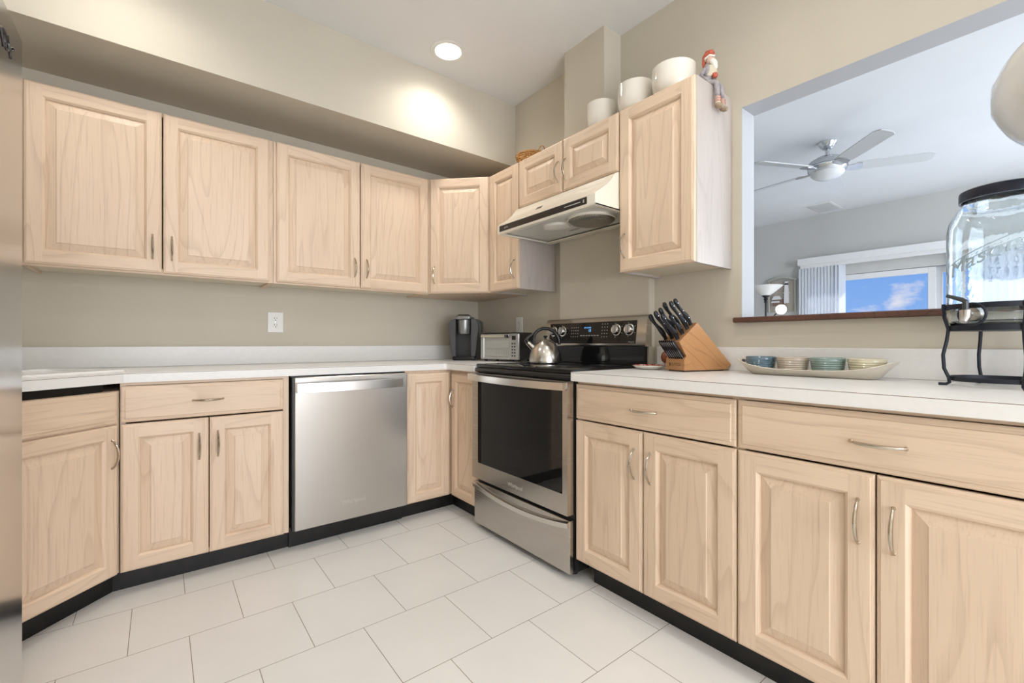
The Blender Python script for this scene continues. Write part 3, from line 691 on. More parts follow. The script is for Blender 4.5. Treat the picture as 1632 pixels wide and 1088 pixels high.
# ------------------------------------------------------------------ toaster oven
FL, FR = Vector((-.295,-.475)), Vector((-.208,-.790)); dv = FR-FL; ang = math.atan2(dv.y, dv.x); w = dv.length
c = thing('toaster_oven', 'black and silver toaster oven between coffee maker and kettle', 'toaster oven', (FL.x+.0, FL.y, .9145), ang)
mb = MB(); mb.prism([(0,.012),(0,.03),(0,.18),(.01,.195),(w-.01,.195),(w,.18),(w,.02),(w-.006,.012)], .012, .165, M=MXZ)
mb.build('case', blk_plastic, c)
fr_m = base_mat('toaster_silver', (.50,.50,.49), .3, .7)
mb = MB(); mb.box(0.0,.030,-.004,.012,.014,.185,bev=.003); mb.box(.030,w-.082,-.004,.012,.014,.035,bev=.003); mb.box(.030,w-.082,-.004,.012,.165,.185,bev=.003); mb.box(w-.082,w,-.004,.012,.014,.187,bev=.004)
fr_ = mb.build('front_frame', fr_m, c)
tg = base_mat('toaster_glass', (.42,.42,.38), .1, spec=.7, coat=.5)
MB().box(.030,w-.082,.0,.006,.035,.165).build('glass_door', tg, c)
mb = MB(); mb.tube([(.02,-.022,.170),(w-.09,-.022,.170)], .008, 10); mb.build('door_handle', base_mat('handle_tan',(.55,.50,.40),.3,.3), c)
MB().box(w-.098,w-.084,-.034,0,.160,.180,bev=.003).build('handle_end', blk_plastic, c)
mb = MB()
for z_ in (.085,.090): mb.tube([(.035,-.0015,z_),(w-.09,-.0015,z_)], .0018, 5)
for i in range(9): mb.tube([(.05+i*.022,-.0015,.05),(.05+i*.022,-.0015,.085)], .0009, 4)
mb.build('rack', base_mat('dull_wire',(.50,.49,.46),.4), c)
mb = MB(); mb.box(w-.055,w-.025,-.0055,-.004,.145,.172); 
cp_ = mb.build('timer_display', blk_plastic, c)
mb = MB()
for r_ in range(5):
    for q in range(2): mb.box(w-.058+q*.02,w-.046+q*.02,-.0058,-.004,.035+r_*.020,.045+r_*.020,bev=.001)
mb.build('buttons', dark_grey, c)
mb = MB()
for x,y in ((.03,.02),(w-.03,.02),(.03,.15),(w-.03,.15)): mb.lathe([(0,0),(.01,0),(.012,.0135),(0,.0135)],12,M=T(x,y,0))
mb.build('feet', blk_plastic, c)

# ------------------------------------------------------------------ kettle
ks = steel_mat('kettle_steel','x',(.60,.57,.52),(.2,.28))
c = thing('kettle', 'brushed steel whistling kettle with black arched handle on the range', 'kettle', (-.300, -1.145, .9219), 0)
mb = MB().lathe([(0,.0005),(.088,.0005),(.094,.006),(.095,.018),(.091,.045),(.080,.080),(.064,.108),(.048,.124),(.040,.130),(0,.130)], 40); mb.build('body', ks, c)
MB().lathe([(0,.1305),(.034,.1305),(.036,.134),(.028,.139),(0,.140)],28).build('lid', ks, c)
MB().lathe([(0,.1405),(.008,.1405),(.006,.148),(.013,.154),(.010,.160),(0,.161)],16).build('lid_knob', blk_plastic, c)
KD = Vector((-.786,.618,0)).normalized()   # spout direction: image left
def kp(s, z): return (KD.x*s, KD.y*s, z)
mb = MB().tube([kp(.066,.085),kp(.085,.105),kp(.103,.122)], [.020,.017,.015], 14); sp_ = mb.build('spout', ks, c)
MB().tube([kp(.100,.122),kp(.110,.133),kp(.100,.150),kp(.075,.168)], [.017,.015,.008,.006], 10).build('whistle_cap', blk_plastic, sp_)
pts = []; rr_ = []
for i in range(15):
    a = math.radians(200 - i*205/14 ); pts.append(kp(-.008+.066*math.cos(a+PI) *1.0, .135 + .062*max(math.sin(a),-.35))); rr_.append(.0095)
pts = [kp(.066,.112),kp(.070,.140),kp(.062,.170),kp(.042,.190),kp(.015,.201),kp(-.018,.200),kp(-.046,.186),kp(-.066,.164),kp(-.078,.136),kp(-.080,.108)]
MB().tube(pts, [.007,.0085,.010,.010,.010,.0105,.011,.012,.012,.009], 12).build('handle', blk_plastic, c)

# ------------------------------------------------------------------ knife block
cher = wood('cherry_block_wood', 'x', (.42,.20,.075), (.24,.10,.035), (.50,.26,.11), rough=.35, gs=1.6, cath=.35)
KA = math.radians(-16); BW = .112
c = thing('knife_block', 'slanted cherry wood knife block with a low steak knife box in front', 'knife block', (-.285, -2.01, .9145), KA)
MSIDE = Matrix(((1,0,0,0),(0,0,1,0),(0,1,0,0),(0,0,0,1)))  # (s,z,y)
SL = math.radians(43); mb = MB(); mb.prism([(.05,.006),(.246,.006),(.272,.026),(.073,.213),(-.027,.130)], 0, BW, M=RY(-SL) @ MSIDE)
# grain follows the slant
blk_ = mb.build('block', wood('cherry_slanted', 'x', (.42,.20,.075), (.24,.10,.035), (.50,.26,.11), rough=.35, gs=1.5, cath=.45), c, sharp=10, rot=(0, SL, 0))
mb = MB()
mb.prism([(.0,.006),(.056,.006),(.018,.075),(.0,.055)], -.0005, .010, M=MSIDE); mb.prism([(.0,.006),(.056,.006),(.018,.075),(.0,.055)], BW-.010, BW+.0005, M=MSIDE)
mb.prism([(.0,.006),(.010,.006),(.010,.056),(.0,.055)], .010, BW-.010, M=MSIDE); mb.prism([(.010,.006),(.05,.006),(.045,.016),(.010,.016)], .010, BW-.010, M=MSIDE)
sk = mb.build('steak_knife_box', cher, c, sharp=10)
MB().box(.008,.235,.008,BW-.008,.0,.0055).build('base_plate', base_mat('dark_base',(.06,.03,.02),.5), c)
brand = base_mat('burnt_lettering', (.10,.045,.02), .6)
text_mesh('lettering', 'CUTCO', .018, brand, sk, (-.0004, BW*.48, .030), (PI/2, 0, -PI/2), .0003)
mb = MB(); mb.box(-.0008,0,BW*.48+.032,BW*.48+.038,.022,.038, M=None); mb.build('emblem', brand, sk)
# slots on the slanted top
top0 = Vector((-.027,.130)); top1 = Vector((.073,.213)); td = (top1-top0).normalized(); hn = Vector((-td.y, td.x))
kn_black = base_mat('glossy_black_handle', (.008,.008,.010), .22, spec=.35)
KM0 = T(-.285,-2.01,.9145) @ RZ(KA)
def knife(frac, lat, L, k, label, thick=1.0):
    b = top0 + td*((top1-top0).length*frac)
    P = KM0 @ Vector((b.x, lat, b.y)); Dw = (KM0.to_3x3() @ Vector((hn.x, 0, hn.y))).normalized(); Tw = (KM0.to_3x3() @ Vector((td.x,0,td.y))).normalized(); Yw = Dw.cross(Tw)
    M = Matrix((( Tw.x,Yw.x,Dw.x,0),(Tw.y,Yw.y,Dw.y,0),(Tw.z,Yw.z,Dw.z,0),(0,0,0,1)))
    o = bpy.data.objects.new('kitchen_knife', None); COL.objects.link(o); o.empty_display_size = .03
    o.matrix_world = T(*P) @ M
    tag(o, label, 'knife', 'large knives in the block')
    mb = MB(); n = 16; pts = []; rs = []
    for i in range(n+1):
        t = i/n; wv = .0105 + .0035*math.sin(t*PI*1.0)*math.sin(t*PI*2.2+.3) - .002*math.exp(-((t-.08)/.1)**2)
        cx = .004*math.sin(t*PI*2)
        if i == n: wv *= .62
        pts.append((cx, 0, .003+t*L)); rs.append(wv*thick)
    mb.tube(pts, rs, 10, M=S3(1,.78,1)); h = mb.build('handle', kn_black, o)
    MB().box(-.0012,.0012,-.0084*thick,.0084*thick,.006,L*.8).build('tang', chrome, h) if False else None
    mb = MB()
    for t in (.25,.55,.85): mb.tube([(.004*math.sin(t*PI*2),-.0100*thick,.003+t*L),(.004*math.sin(t*PI*2),.0100*thick,.003+t*L)], .0014, 8)
    mb.build('rivets', chrome, h)
    mb = MB(); mb.box(-.008,.008,-.0007,.0007,-.045,.004); mb.build('blade', chrome, o)
    return o
ks_ = [(.88,.024,.142,'rightmost black-handled knife, at the top edge of the block'),
       (.66,.020,.150,'long black-handled knife second from the top edge of the block'),
       (.66,.062,.148,'long black-handled knife behind the second knife, far side of the block'),
       (.40,.022,.105,'short black-handled knife halfway down the block'),
       (.42,.064,.142,'black-handled knife halfway down the block on the far side'),
       (.12,.020,.135,'lowest near-side black-handled knife in the block'),
       (.16,.058,.150,'lower middle black-handled knife in the block'),
       (.12,.094,.140,'lowest far-side black-handled knife in the block')]
for k, (f_, l_, L, lab) in enumerate(ks_): knife(f_, l_, L, k, lab)
# steak knives standing in the low box
stk = base_mat('steak_handle', (.018,.014,.016), .25)
def steak(lat, first=None):
    if first is None:
        o = bpy.data.objects.new('steak_knife', None); COL.objects.link(o); o.empty_display_size = .02
        mb = MB(); pts = [(.0,0,.0),(.001,0,.03),(-.001,0,.06),(.001,0,.085),(.002,0,.098)]
        mb.tube(pts, [.0056,.0068,.0058,.0068,.0050], 8, M=S3(1,.5,1)); h = mb.build('handle', stk, o)
        MB().box(-.0056,-.0042,-.0014,.0014,.004,.094).build('tang', chrome, h)
        MB().box(-.006,.006,-.0006,.0006,-.030,.0).build('blade', chrome, o)
    else:
        o = first.copy(); COL.objects.link(o)
        for ch in list(first.children):
            q = ch.copy(); COL.objects.link(q); q.parent = o
            for g_ in ch.children: z_ = g_.copy(); COL.objects.link(z_); z_.parent = q
    P = KM0 @ Vector((.012, lat, .058)); Dw = (KM0.to_3x3() @ Vector((hn.x,0,hn.y))).normalized(); Tw = (KM0.to_3x3() @ Vector((td.x,0,td.y))).normalized(); Yw = Dw.cross(Tw)
    o.matrix_world = T(*P) @ Matrix(((Tw.x,Yw.x,Dw.x,0),(Tw.y,Yw.y,Dw.y,0),(Tw.z,Yw.z,Dw.z,0),(0,0,0,1)))
    return o
f0 = steak(.012)
tag(f0, 'thin dark steak knife in the row slanting out of the low front box', 'knife', 'steak knives in the front box')
for i in range(1, 8): steak(.012+i*.0126, f0)

# ------------------------------------------------------------------ plate, small pot
c = thing('spoon_rest', 'small white dish with a red patterned top beside the range', 'dish', (-.215, -1.785, .9145), 0)
MB().lathe([(0,.0),(.045,.0),(.062,.006),(.076,.016),(.0765,.019),(.073,.0195),(.060,.010),(0,.007)], 36).build('plate', white_gloss, c)
rd = noisy(base_mat('red_glaze', rough=.2), nscale=60, c1=(.42,.03,.03), c2=(.75,.55,.45), p0=.5, p1=.62)
MB().lathe([(0,.0075),(.059,.0106),(.0715,.0200),(.0725,.0200),(.060,.0101),(0,.0071)], 36).build('glazed_centre', rd, c)
c = thing('ornament_jar', 'small reddish brown pear-shaped ornament with a glass foot behind the knife block', 'ornament', (-.075, -1.785, .9145), 0)
MB().lathe([(0,.0),(.018,.0),(.016,.004),(.006,.010),(.006,.018),(.010,.024),(0,.024)],20).build('glass_foot', base_mat('clear_foot',(.9,.9,.9),.05,trans=.8), c)
MB().lathe([(0,.0245),(.012,.026),(.020,.038),(.024,.055),(.020,.072),(.010,.082),(0,.084)],24).build('body', noisy(base_mat('brown_glaze',rough=.15),nscale=30,c1=(.16,.035,.02),c2=(.35,.12,.06)), c)

# ------------------------------------------------------------------ tray and bowls
cream = base_mat('cream_glaze', (.66,.60,.50), .3, coat=.15)
c = thing('serving_tray', 'long cream ceramic boat-shaped tray holding four small bowls', 'tray', (-.13, -2.432, .9145), RB)
mb = MB(); bm = mb.bm
def boat(hl, hw, z, lift, n=36):
    r = []
    for k in range(n):
        a = 2*PI*k/n; ca, sa = math.cos(a), math.sin(a)
        x = hl*math.copysign(abs(ca)**.62, ca); y = hw*math.copysign(abs(sa)**.5, sa)
        r.append(bm.verts.new((x, y, z + lift*abs(x/hl)**3.2)))
    return r
R = [boat(.200,.044,.0,0), boat(.210,.052,.003,.002), boat(.240,.072,.018,.024), boat(.260,.080,.024,.038), boat(.257,.078,.026,.038), boat(.236,.068,.019,.024), boat(.205,.048,.0065,.002)]
for A,B in zip(R,R[1:]):
    for k in range(36): q = bm.faces.new((A[k],A[(k+1)%36],B[(k+1)%36],B[k])); q.smooth = True
bm.faces.new(R[0]); bm.faces.new(R[-1])
mb.build('tray_body', cream, c, sharp=60)
for s in (-1,1):
    MB().lathe([(.0,.001),(.010,.001),(.010,-.001),(0,-.001)],16,M=T(s*.243,-.0,.053) @ RY(s*-.9) , sx=.6, sy=1.5).build('handle_hole_shade', base_mat('hole_shadow',(.12,.10,.08),.6), c)  # dark disc, no hole is cut; its shade is the colour
def bowl(label, y, col, x=-.13, r=.0545):
    m = noisy(base_mat('bowl_glaze_'+label.split()[1], col, .15, coat=.4), nscale=25, c1=tuple(v*.85 for v in col), c2=tuple(min(1,v*1.1) for v in col))
    prof = [(0,.0),(.036,.0),(.040,.003),(.046,.012)]
    for i in range(5):
        z0 = .016+i*.008; rr0 = .049+.0012*i
        prof += [(rr0,z0),(rr0+.0018,z0+.003),(rr0+.0006,z0+.006)]
    prof += [(r+.001,.060),(r-.001,.0625),(r-.004,.060),(r-.007,.04),(r-.014,.012),(0,.006)]
    o = MB().lathe(prof, 36).build('bowl', m, None, (x, y, .9225))
    return tag(o, label, 'bowl', 'small ribbed bowls on the tray')
bowl('small blue ribbed bowl, leftmost on the cream tray', -2.257, (.13,.20,.25))
bowl('small beige ribbed bowl between the blue and green bowls', -2.373, (.52,.44,.35))
bowl('small sage green ribbed bowl, third on the cream tray', -2.489, (.24,.33,.30))
bowl('small pale yellow ribbed bowl, rightmost on the cream tray', -2.605, (.64,.59,.42))

# ------------------------------------------------------------------ drink dispenser jar on its wire stand
JX, JY = -.16, -2.925
iron = base_mat('dark_blue_iron', (.018,.022,.032), .45, .3)
c = thing('jar_stand', 'dark iron stand with curved legs and rings under the glass jar', 'stand', (JX, JY, .9145), 0)
def ringp(r, z, n=40): return [(r*math.cos(2*PI*k/n), r*math.sin(2*PI*k/n), z) for k in range(n)]
def band(r, z0, z1, name):
    MB().lathe([(r,z0),(r+.003,z0),(r+.003,z1),(r,z1),(r,z0)], 48).build(name, iron, c)
band(.124, .222, .237, 'upper_ring'); band(.113, .160, .176, 'seat_ring'); band(.109, .014, .026, 'lower_ring')
MB().lathe([(.0,.160),(.113,.160),(.113,.163),(0,.163)], 40).build('seat_plate', iron, c)
for a in (117, 27, -63, -157):
    a = math.radians(a); ca, sa = math.cos(a), math.sin(a)
    pts = [(r*ca, r*sa, z) for r,z in ((.129,.240),(.127,.20),(.118,.165),(.122,.13),(.130,.09),(.128,.05),(.117,.022),(.116,.008),(.124,.003),(.140,.0035))]
    MB().tube(pts, .0045, 8).build('leg', iron, c)
fa = math.atan2(-(JY+3.0646), -(JX+2.055)) # towards camera
sa_ = fa + math.radians(-26)
c2_ = MB().tube([( .131*math.cos(sa_)-math.sin(sa_)*.030*math.cos(t), .131*math.sin(sa_)+math.cos(sa_)*.030*math.cos(t), .205+.030*math.sin(t)) for t in [2*PI*k/24 for k in range(24)]], .0035, 8, closed=True).build('spigot_ring', iron, c)
jar_glass = base_mat('jar_glass', (.93,.98,1.0), .0, trans=1.0, ior=1.45)
noisy(jar_glass, nscale=14, detail=3, bump=.35, bdist=.003)
c = thing('glass_jar', 'large clear embossed glass drink jar with dark lid and spigot on the iron stand', 'jar', (JX, JY, .9145+.1635), 0)
outer = [(0,.002),(.085,.002),(.105,.010),(.114,.024),(.1165,.05),(.1165,.285),(.112,.315),(.098,.345),(.086,.360),(.083,.368),(.083,.392)]
inner = [(.079,.392),(.079,.366),(.092,.342),(.1065,.312),(.111,.285),(.111,.05),(.107,.028),(.098,.016),(.08,.010),(0,.010)]
jb = MB().lathe(outer+inner, 56).build('jar_body', jar_glass, c, sharp=60)
MB().lathe([(0,.405),(.084,.405),(.089,.402),(.090,.396),(.090,.374),(.0845,.374),(.0845,.396),(0,.398)], 48).build('lid', base_mat('dark_navy_lid',(.02,.022,.035),.3,.3), c)
def cyl_bend(me, R=.1172):
    for v in me.vertices:
        th = v.co.x/R; z = v.co.y; r = R + v.co.z
        v.co = (r*math.cos(th+fa), r*math.sin(th+fa), z)
emb = base_mat('embossed_shade', (.36,.46,.52), .15, coat=.5, ior=1.45)  # opaque, dark edge shading of the glass relief put into colour
for body, size, sx, z, rot in (('Mason', .056, -.012, .210, .40),):
    def bd(me, sx=sx, z=z, rot=rot):
        cr, sr = math.cos(rot), math.sin(rot)
        for v in me.vertices:
            x, y = v.co.x*1.15, v.co.y*.95; v.co.x = x*cr-y*sr - .052; v.co.y = x*sr+y*cr + z - .012
        cyl_bend(me)
    text_mesh('embossed_lettering', body, size, emb, jb, (0,0,0), (0,0,0), .0012, shear=.45, bend=bd)
def wrap(pts, r): return [((.1175)*math.cos(fa+x/.1175), (.1175)*math.sin(fa+x/.1175), z) for x,z in pts]
mb = MB()
mb.tube(wrap([(-.125+.016*i, .188+.0072*i) for i in range(11)], 0), .0013, 6); mb.tube(wrap([(-.120+.016*i, .176+.0068*i) for i in range(10)], 0), .0010, 6)
for i in range(11): mb.tube(wrap([(-.112+.012*i,.183+.0052*i),(-.108+.012*i,.190+.0052*i)],0), .0009, 5)
for i in range(9):
    mb.tube(wrap([(.03+.011*i+.005*math.cos(t), .232-.001*i+.009*math.sin(t)) for t in [2*PI*k/10 for k in range(10)]],0), .0011, 5, closed=True)
mb.tube(wrap([(.022+.012*i,.214-.0012*i) for i in range(9)],0), .0012, 6); mb.tube(wrap([(.026+.012*i,.200-.0012*i) for i in range(9)],0), .0012, 6)
mb.build('embossed_scrolls', emb, jb)
# spigot
def sp3(rad, side, z): return (rad*math.cos(sa_)-side*math.sin(sa_), rad*math.sin(sa_)+side*math.cos(sa_), z)
sm = base_mat('brushed_spigot', (.55,.53,.50), .25, .9)
zs_ = .205-.1635
mb = MB().tube([sp3(.116,0,zs_),sp3(.128,0,zs_)], [.019,.017], 20); mb.tube([sp3(.126,0,zs_),sp3(.165,0,zs_)], [.009,.009], 14); mb.tube([sp3(.158,0,zs_+.010),sp3(.160,0,zs_-.010),sp3(.168,0,zs_-.022)], [.013,.012,.008], 14)
sg = mb.build('spigot', sm, c)
MB().tube([sp3(.158,0,zs_+.010),sp3(.158,0,zs_+.034),sp3(.158,-.008,zs_+.040),sp3(.158,-.042,zs_+.054)], [.007,.007,.006,.005], 10).build('spigot_lever', dark_grey, sg)

# ------------------------------------------------------------------ white bowls, basket, figurine on the cabinets
def white_bowl(label, x, y, r, h):
    prof = [(0,.0),(r*.55,.0),(r*.58,.006),(r*.80,.022),(r*.94,.052),(r,.092),(r*1.0,h-.004),(r*1.005,h),(r*.975,h),(r*.965,.092),(r*.9,.05),(r*.6,.012),(0,.010)]
    o = MB().lathe(prof, 48).build('white_bowl', white_gloss, None, (x, y, ZU1+.0008), sharp=60)
    return tag(o, label, 'bowl', 'white bowls on the cabinet tops')
white_bowl('smallest glossy white bowl, leftmost on the cabinets over the hood', -.185, -1.468, .080, .158)
white_bowl('middle-sized glossy white bowl between the two others on the cabinets', -.19, -1.690, .087, .158)
white_bowl('largest glossy white bowl, on the tall cabinet beside the figurine', -.19, -1.900, .097, .142)
wick = noisy(base_mat('woven_wicker', rough=.55), scale=(1,1,1), nscale=90, c1=(.22,.09,.02), c2=(.72,.40,.14), detail=2, bump=.6, bdist=.003)
c = thing('wicker_basket', 'small woven wicker basket with loop handles on top of the corner cabinets', 'basket', (-.20, -.905, ZU1+.0008), 0)
mb = MB()
for i in range(6):
    r = .078+.0035*i
    n = 48; mb.tube([((r+.0018*math.sin(12*2*PI*k/n+PI*(i%2)))*math.cos(2*PI*k/n), (r+.0018*math.sin(12*2*PI*k/n+PI*(i%2)))*math.sin(2*PI*k/n), .006+i*.0115) for k in range(n)], .0068, 6, closed=True)
mb.lathe([(0,.0),(.072,.0),(.072,.004),(0,.004)], 30)
mb.build('basket_weave', wick, c)
for s in (-1, 1):
    pts = [(-.03*0, s*(.090+.040*math.sin(PI*i/10)), .080) for i in range(11)]
    pts = [(.026*math.cos(PI*i/12), s*(.094+.012*math.sin(PI*i/12)), .062+.036*math.sin(PI*i/12)) for i in range(13)]
    MB().tube(pts, .0034, 8).build('handle', wick, c)

def skin(name, verts, edges, radii, mat, parent, sub=2, root=0):
    me = bpy.data.meshes.new(name); me.from_pydata(verts, edges, []); me.materials.append(mat)
    o = bpy.data.objects.new(name, me); COL.objects.link(o)
    m = o.modifiers.new('skin', 'SKIN'); m.use_smooth_shade = True
    for i, r in enumerate(radii): me.skin_vertices[0].data[i].radius = (r, r) if not isinstance(r, tuple) else r
    me.skin_vertices[0].data[root].use_root = True
    s = o.modifiers.new('sub', 'SUBSURF'); s.levels = sub; s.render_levels = sub
    dg = bpy.context.evaluated_depsgraph_get(); m2 = bpy.data.meshes.new_from_object(o.evaluated_get(dg)); bpy.data.objects.remove(o); m2.name = name
    if not m2.materials: m2.materials.append(mat)
    o = bpy.data.objects.new(name, m2); COL.objects.link(o); o.parent = parent
    return o
# figurine: sits on the cabinet's right edge, legs hanging down its side. local +x = image right
c = thing('figurine', 'carved bearded old man figurine in a red cap sitting on the tall cabinet edge', 'figurine', (-.150, -2.050, ZU1+.001), math.radians(-88)); c.scale = (1.15, 1.15, 1.15)
coat = noisy(base_mat('grey_coat_paint', rough=.5), nscale=60, c1=(.22,.20,.22), c2=(.42,.39,.40))
cream_p = base_mat('cream_paint', (.62,.56,.42), .5); red_p = noisy(base_mat('faded_red_paint', rough=.5), nscale=80, c1=(.42,.07,.04), c2=(.60,.16,.10)); skin_p = base_mat('painted_skin', (.62,.42,.33), .5); beard_p = base_mat('white_beard_paint', (.74,.72,.66), .6)
skin('body', [(0,0,.018),(0,0,.048),(0,0,.078),(0,0,.098), (.010,-.016,.014),(.036,-.016,.006),(.040,-.018,-.054),(.010,.016,.014),(.036,.016,.006),(.042,.018,-.052),
              (-.008,-.022,.070),(-.018,-.034,.045),(.006,-.026,.026),(-.008,.022,.070),(-.014,.034,.045),(.014,.026,.030)],
     [(0,1),(1,2),(2,3),(0,4),(4,5),(5,6),(0,7),(7,8),(8,9),(2,10),(10,11),(11,12),(2,13),(13,14),(14,15)],
     [.021,.022,.018,.009,.012,.0115,.0085,.012,.0115,.0085,.010,.0085,.0055,.010,.0085,.0055], coat, c)
mb = MB().lathe([(0,-.017),(.008,-.014),(.013,-.004),(.0135,.006),(.010,.015),(0,.019)], 20, M=T(.002,0,.112)); hd = mb.build('head', skin_p, c)
mb = MB().tube([(.014,0,.112),(.020,0,.108)], [.0035,.0045], 8); mb.build('nose', skin_p, hd)
mb = MB()
for s in (-1,1): mb.tube([(.0135,s*.005,.1165),(.0150,s*.005,.1165)], .0014, 6)
mb.build('eyes', blk_plastic, hd)
MB().tube([(.010,0,.106),(.018,0,.092),(.022,0,.074),(.020,0,.058)], [.011,.0135,.010,.003], 12).build('beard', beard_p, hd)
MB().tube([(.014,0,.128),(.006,0,.135),(-.006,0,.138),(-.016,0,.128),(-.022,0,.108),(-.024,0,.096)], [.009,.0145,.0145,.012,.007,.003], 12).build('cap', red_p, c)
MB().tube([(.018,0,.121),(.008,.014,.122),(-.010,.013,.118),(-.016,0,.114),(-.010,-.013,.118),(.008,-.014,.122)], .0042, 8, closed=True).build('cap_brim', beard_p, c)
mb = MB(); mb.tube([(.004,-.0,.040),(.006,0,.062),(.004,0,.084)], [.0235,.0225,.0165], 16); mb.build('vest', cream_p, c)
MB().lathe([(0,-.010),(.008,-.007),(.011,0),(.008,.008),(0,.011)],16,M=T(.030,-.018,.034)).build('pouch', red_p, c)
stripe = base_mat('sock_cream', (.66,.60,.50), .5)
for s in (-1,1):
    mb = MB(); y = s*.018
    mb.tube([(.040,y,-.050),(.041,y,-.076)], [.0105,.0095], 14, mat=0)
    for k in range(4): mb.tube([(.041+.0105*math.cos(a),y+.0105*math.sin(a),-.053-.0055*k) for a in [2*PI*i/16 for i in range(16)]], .0011, 5, mat=1, closed=True)
    lg = mb.build('sock', [stripe, red_p], c)
    mb = MB(); mb.tube([(.036,y,-.078),(.041,y,-.082),(.050,y,-.088),(.060,y,-.091)], [.009,.0115,.0105,.007], 12); mb.build('boot', base_mat('tan_boot',(.34,.25,.17),.5), c)

# ------------------------------------------------------------------ recessed lights
def can(x, y, vis, label=None):
    c = thing('recessed_light', label or 'unseen round recessed ceiling light beyond the picture', 'ceiling light', (x, y, H), 0, None if vis else 'kitchen recessed lights outside the picture')
    MB().lathe([(.104,-.0005),(.104,-.004),(.098,-.006),(.078,-.004),(.076,-.001),(.076,-.0005)], 40).build('trim_ring', white_pl, c)
    MB().lathe([(0,-.002),(.0755,-.002),(.0755,-.0008),(0,-.0008)], 36).build('lens', light_em, c)
    l = bpy.data.lights.new('can_lamp', 'SPOT'); l.spot_size = math.radians(155); l.spot_blend = 1.0; l.shadow_soft_size = .06; l.energy = CAN_POWER; l.color = (1, .96, .90)
    o = bpy.data.objects.new('can_lamp', l); COL.objects.link(o); o.parent = c; o.location = (0, 0, -.012)
    return c
can(-.701, -.725, True, 'glowing round recessed light in the ceiling near the corner')
for x, y in ((-2.20,-.86),(-.75,-2.3),(-2.2,-2.4),(-.75,-3.9),(-2.2,-3.9),(-1.5,-5.1)): can(x, y, False)  # unseen cans, all but the first added to brighten the kitchen

# ------------------------------------------------------------------ pendant
c = thing('pendant_light', 'large white glass pendant globe hanging close to the camera at the upper right', 'pendant', (-.37, -3.12, 1.65), 0)
opal = base_mat('opal_glass', (.74,.73,.70), .08, coat=.6)
R0 = .2
prof = [(R0*math.sin(math.radians(a)), -R0*.86*math.cos(math.radians(a))) for a in range(0,66,6)] + [(R0*.945,-R0*.28),(R0*.965,-.045),(R0,-.030),(R0*1.005,0),(R0,.030),(R0*.965,.045)] + [(R0*math.sin(math.radians(a)), -R0*.86*math.cos(math.radians(a))) for a in range(108,175,6)]
prof = [(max(r,0),z) for r,z in prof]; prof[0] = (0, prof[0][1])
MB().lathe(prof, 64).build('glass_globe', opal, c, sharp=60)
MB().lathe([(0,.150),(.035,.150),(.035,.20),(.02,.22),(0,.22)],24).build('fitter', chrome, c)
MB().tube([(0,0,.21),(0,0,H-1.65-.02)], .004, 8).build('cord', blk_plastic, c)
MB().lathe([(0,H-1.65-.03),(.05,H-1.65-.025),(.06,H-1.65-.001),(0,H-1.65-.001)],28).build('canopy', chrome, c)

# ------------------------------------------------------------------ living room things
c = thing('ceiling_fan', 'chrome ceiling fan with five silver blades in the living room', 'fan', (2.50, -1.70, H), 0)
fan_g = base_mat('fan_brushed', (.55,.56,.58), .22, .9)
MB().lathe([(0,-.0005),(.068,-.0005),(.072,-.010),(.066,-.022),(.050,-.045),(.034,-.062),(.022,-.068),(0,-.068)], 32).build('canopy', chrome, c)
MB().tube([(0,0,-.06),(0,0,-.135)], .014, 12).build('downrod', fan_g, c)
MB().lathe([(0,-.125),(.03,-.125),(.09,-.138),(.135,-.165),(.150,-.200),(.150,-.208),(0,-.208)], 40).build('motor_cap', fan_g, c)
MB().lathe([(0,-.209),(.146,-.209),(.150,-.222),(.140,-.250),(.120,-.268),(0,-.268)], 40).build('motor_ring', chrome, c)
MB().lathe([(.122,-.262),(.126,-.268),(.120,-.282),(.095,-.305),(.055,-.322),(0,-.328)], 36).build('light_bowl', base_mat('frosted_bowl',(.72,.73,.74),.3), c)
blade_m = base_mat('silver_blade', (.60,.61,.62), .45, .0)
for a in (-62,-134,154,82,10):
    BM = RZ(math.radians(a)) @ T(0,0,-.235) @ RX(math.radians(-13))
    mb = MB(); mb.prism([(.20,-.055),(.30,-.062),(.67,-.070),(.715,-.045),(.715,.040),(.69,.066),(.30,.062),(.20,.055)], -.004, .004, M=BM)
    bl = mb.build('blade', blade_m, c)
    mb = MB(); mb.prism([(.115,-.028),(.20,-.05),(.24,-.045),(.255,0),(.24,.045),(.20,.05),(.115,.028)], -.012, -.0045, M=BM); mb.build('blade_arm', fan_g, bl)
# vent
c = thing('ceiling_vent', 'white rectangular louvred air vent in the living room ceiling', 'vent', (4.63, -1.01, H), math.radians(0))
mb = MB(); hx, hy = .23, .15
mb.box(-hx,hx,-hy,-hy+.03,-.006,-.0005); mb.box(-hx,hx,hy-.03,hy,-.006,-.0005); mb.box(-hx,-hx+.03,-hy+.03,hy-.03,-.006,-.0005); mb.box(hx-.03,hx,-hy+.03,hy-.03,-.006,-.0005)
mb.build('frame', trim_m, c)
mb = MB()
for k in range(11): mb.box(-hx+.035+k*.038,-hx+.037+k*.038,-hy+.03,hy-.03,-.018,-.003, M=None)
mb.build('louvres', trim_m, c)
MB().box(-hx+.03,hx-.03,-hy+.03,hy-.03,-.002,-.0006).build('duct_shadow', dark_grey, c)
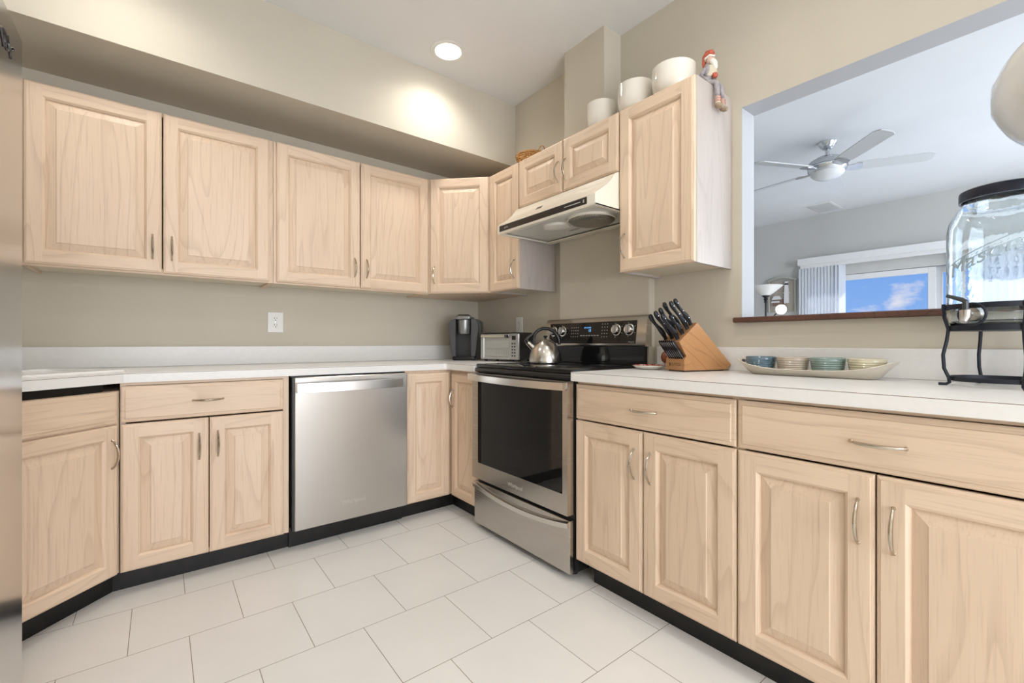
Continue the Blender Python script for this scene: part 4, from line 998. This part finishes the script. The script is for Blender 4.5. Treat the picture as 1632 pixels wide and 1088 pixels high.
# torchiere
c = thing('floor_lamp', 'dark torchiere floor lamp with white bowl shade and lit side globe', 'lamp', (4.2, -.50, 0), 0)
bronze = base_mat('dark_bronze', (.03,.026,.03), .35, .7)
MB().lathe([(0,.0005),(.14,.0005),(.14,.015),(.05,.03),(.014,.05),(0,.05)], 32).build('base', bronze, c)
MB().tube([(0,0,.04),(0,0,1.60)], .011, 12).build('pole', bronze, c)
MB().lathe([(.011,1.56),(.022,1.575),(.015,1.59),(.026,1.61),(.018,1.63),(.045,1.655),(.05,1.665),(0,1.665)], 24).build('collar', bronze, c)
MB().lathe([(.045,1.660),(.07,1.675),(.12,1.715),(.165,1.755),(.20,1.785),(.196,1.787),(.16,1.760),(.11,1.720),(.05,1.672)], 40).build('shade', base_mat('alabaster_shade',(.80,.79,.76),.3), c)
MB().tube([(0,0,1.35),(.0,-.08,1.37),(0,-.13,1.42)], .007, 8).build('side_arm', bronze, c)
sphere = [(.062*math.sin(math.radians(a)), -.062*math.cos(math.radians(a))) for a in range(0,181,12)]; sphere[0] = (0,-.062); sphere[-1] = (0,.062)
MB().lathe(sphere, 28, M=T(0,-.185,1.468)).build('side_globe', base_mat('lit_globe',(1,1,1),.3,emit=(1,.95,.85),es=4), c)
# lighthouse wall plaque
c = thing('wall_plaque', 'carved lighthouse plaque with a curved top hanging beside the blinds', 'wall decoration', (4.998, -.40, 1.465), RB)
plq = wood('driftwood','z',(.36,.31,.26),(.24,.20,.17),(.46,.41,.35),rough=.6)
MB().box(-.16,.16,-.02,-.001,.02,.46).build('panel', plq, c)
mb = MB()
top = [(-.20+.04*i, .455+.045*math.sin(PI*i/10)**1.5) for i in range(11)]
mb.prism(top + [(x,z+.025) for x,z in top[::-1]], -.05, -.001, M=MXZ)
mb.tube([(-.172,-.03,.02),(-.172,-.03,.455)], .012, 10); mb.tube([(.172,-.03,.02),(.172,-.03,.455)], .012, 10)
mb.build('frame', base_mat('greenish_frame',(.42,.42,.37),.6), c)
wp = base_mat('white_painted_relief', (.8,.8,.8), .5)
mb = MB(); mb.prism([(.035,.14),(.095,.14),(.085,.40),(.045,.40)], -.05, -.02, M=MXZ); mb.box(.025,.105,-.058,-.02,.285,.293); mb.prism([(.045,.425),(.085,.425),(.082,.45),(.048,.45)], -.048,-.02,M=MXZ)
mb.build('lighthouse', wp, c)
MB().box(.045,.085,-.046,-.02,.401,.424).build('lantern', dark_grey, c)
mb = MB(); mb.prism([(-.13,.20),(.0,.20),(-.03,.25),(-.10,.25)], -.045,-.02,M=MXZ); mb.prism([(-.14,.155),(-.02,.155),(-.03,.18),(-.13,.18)], -.042,-.02,M=MXZ); mb.build('roof', wp, c)
MB().box(-.12,.02,-.035,-.02,.11,.199).build('keeper_house', base_mat('brown_house',(.25,.16,.12),.6), c)
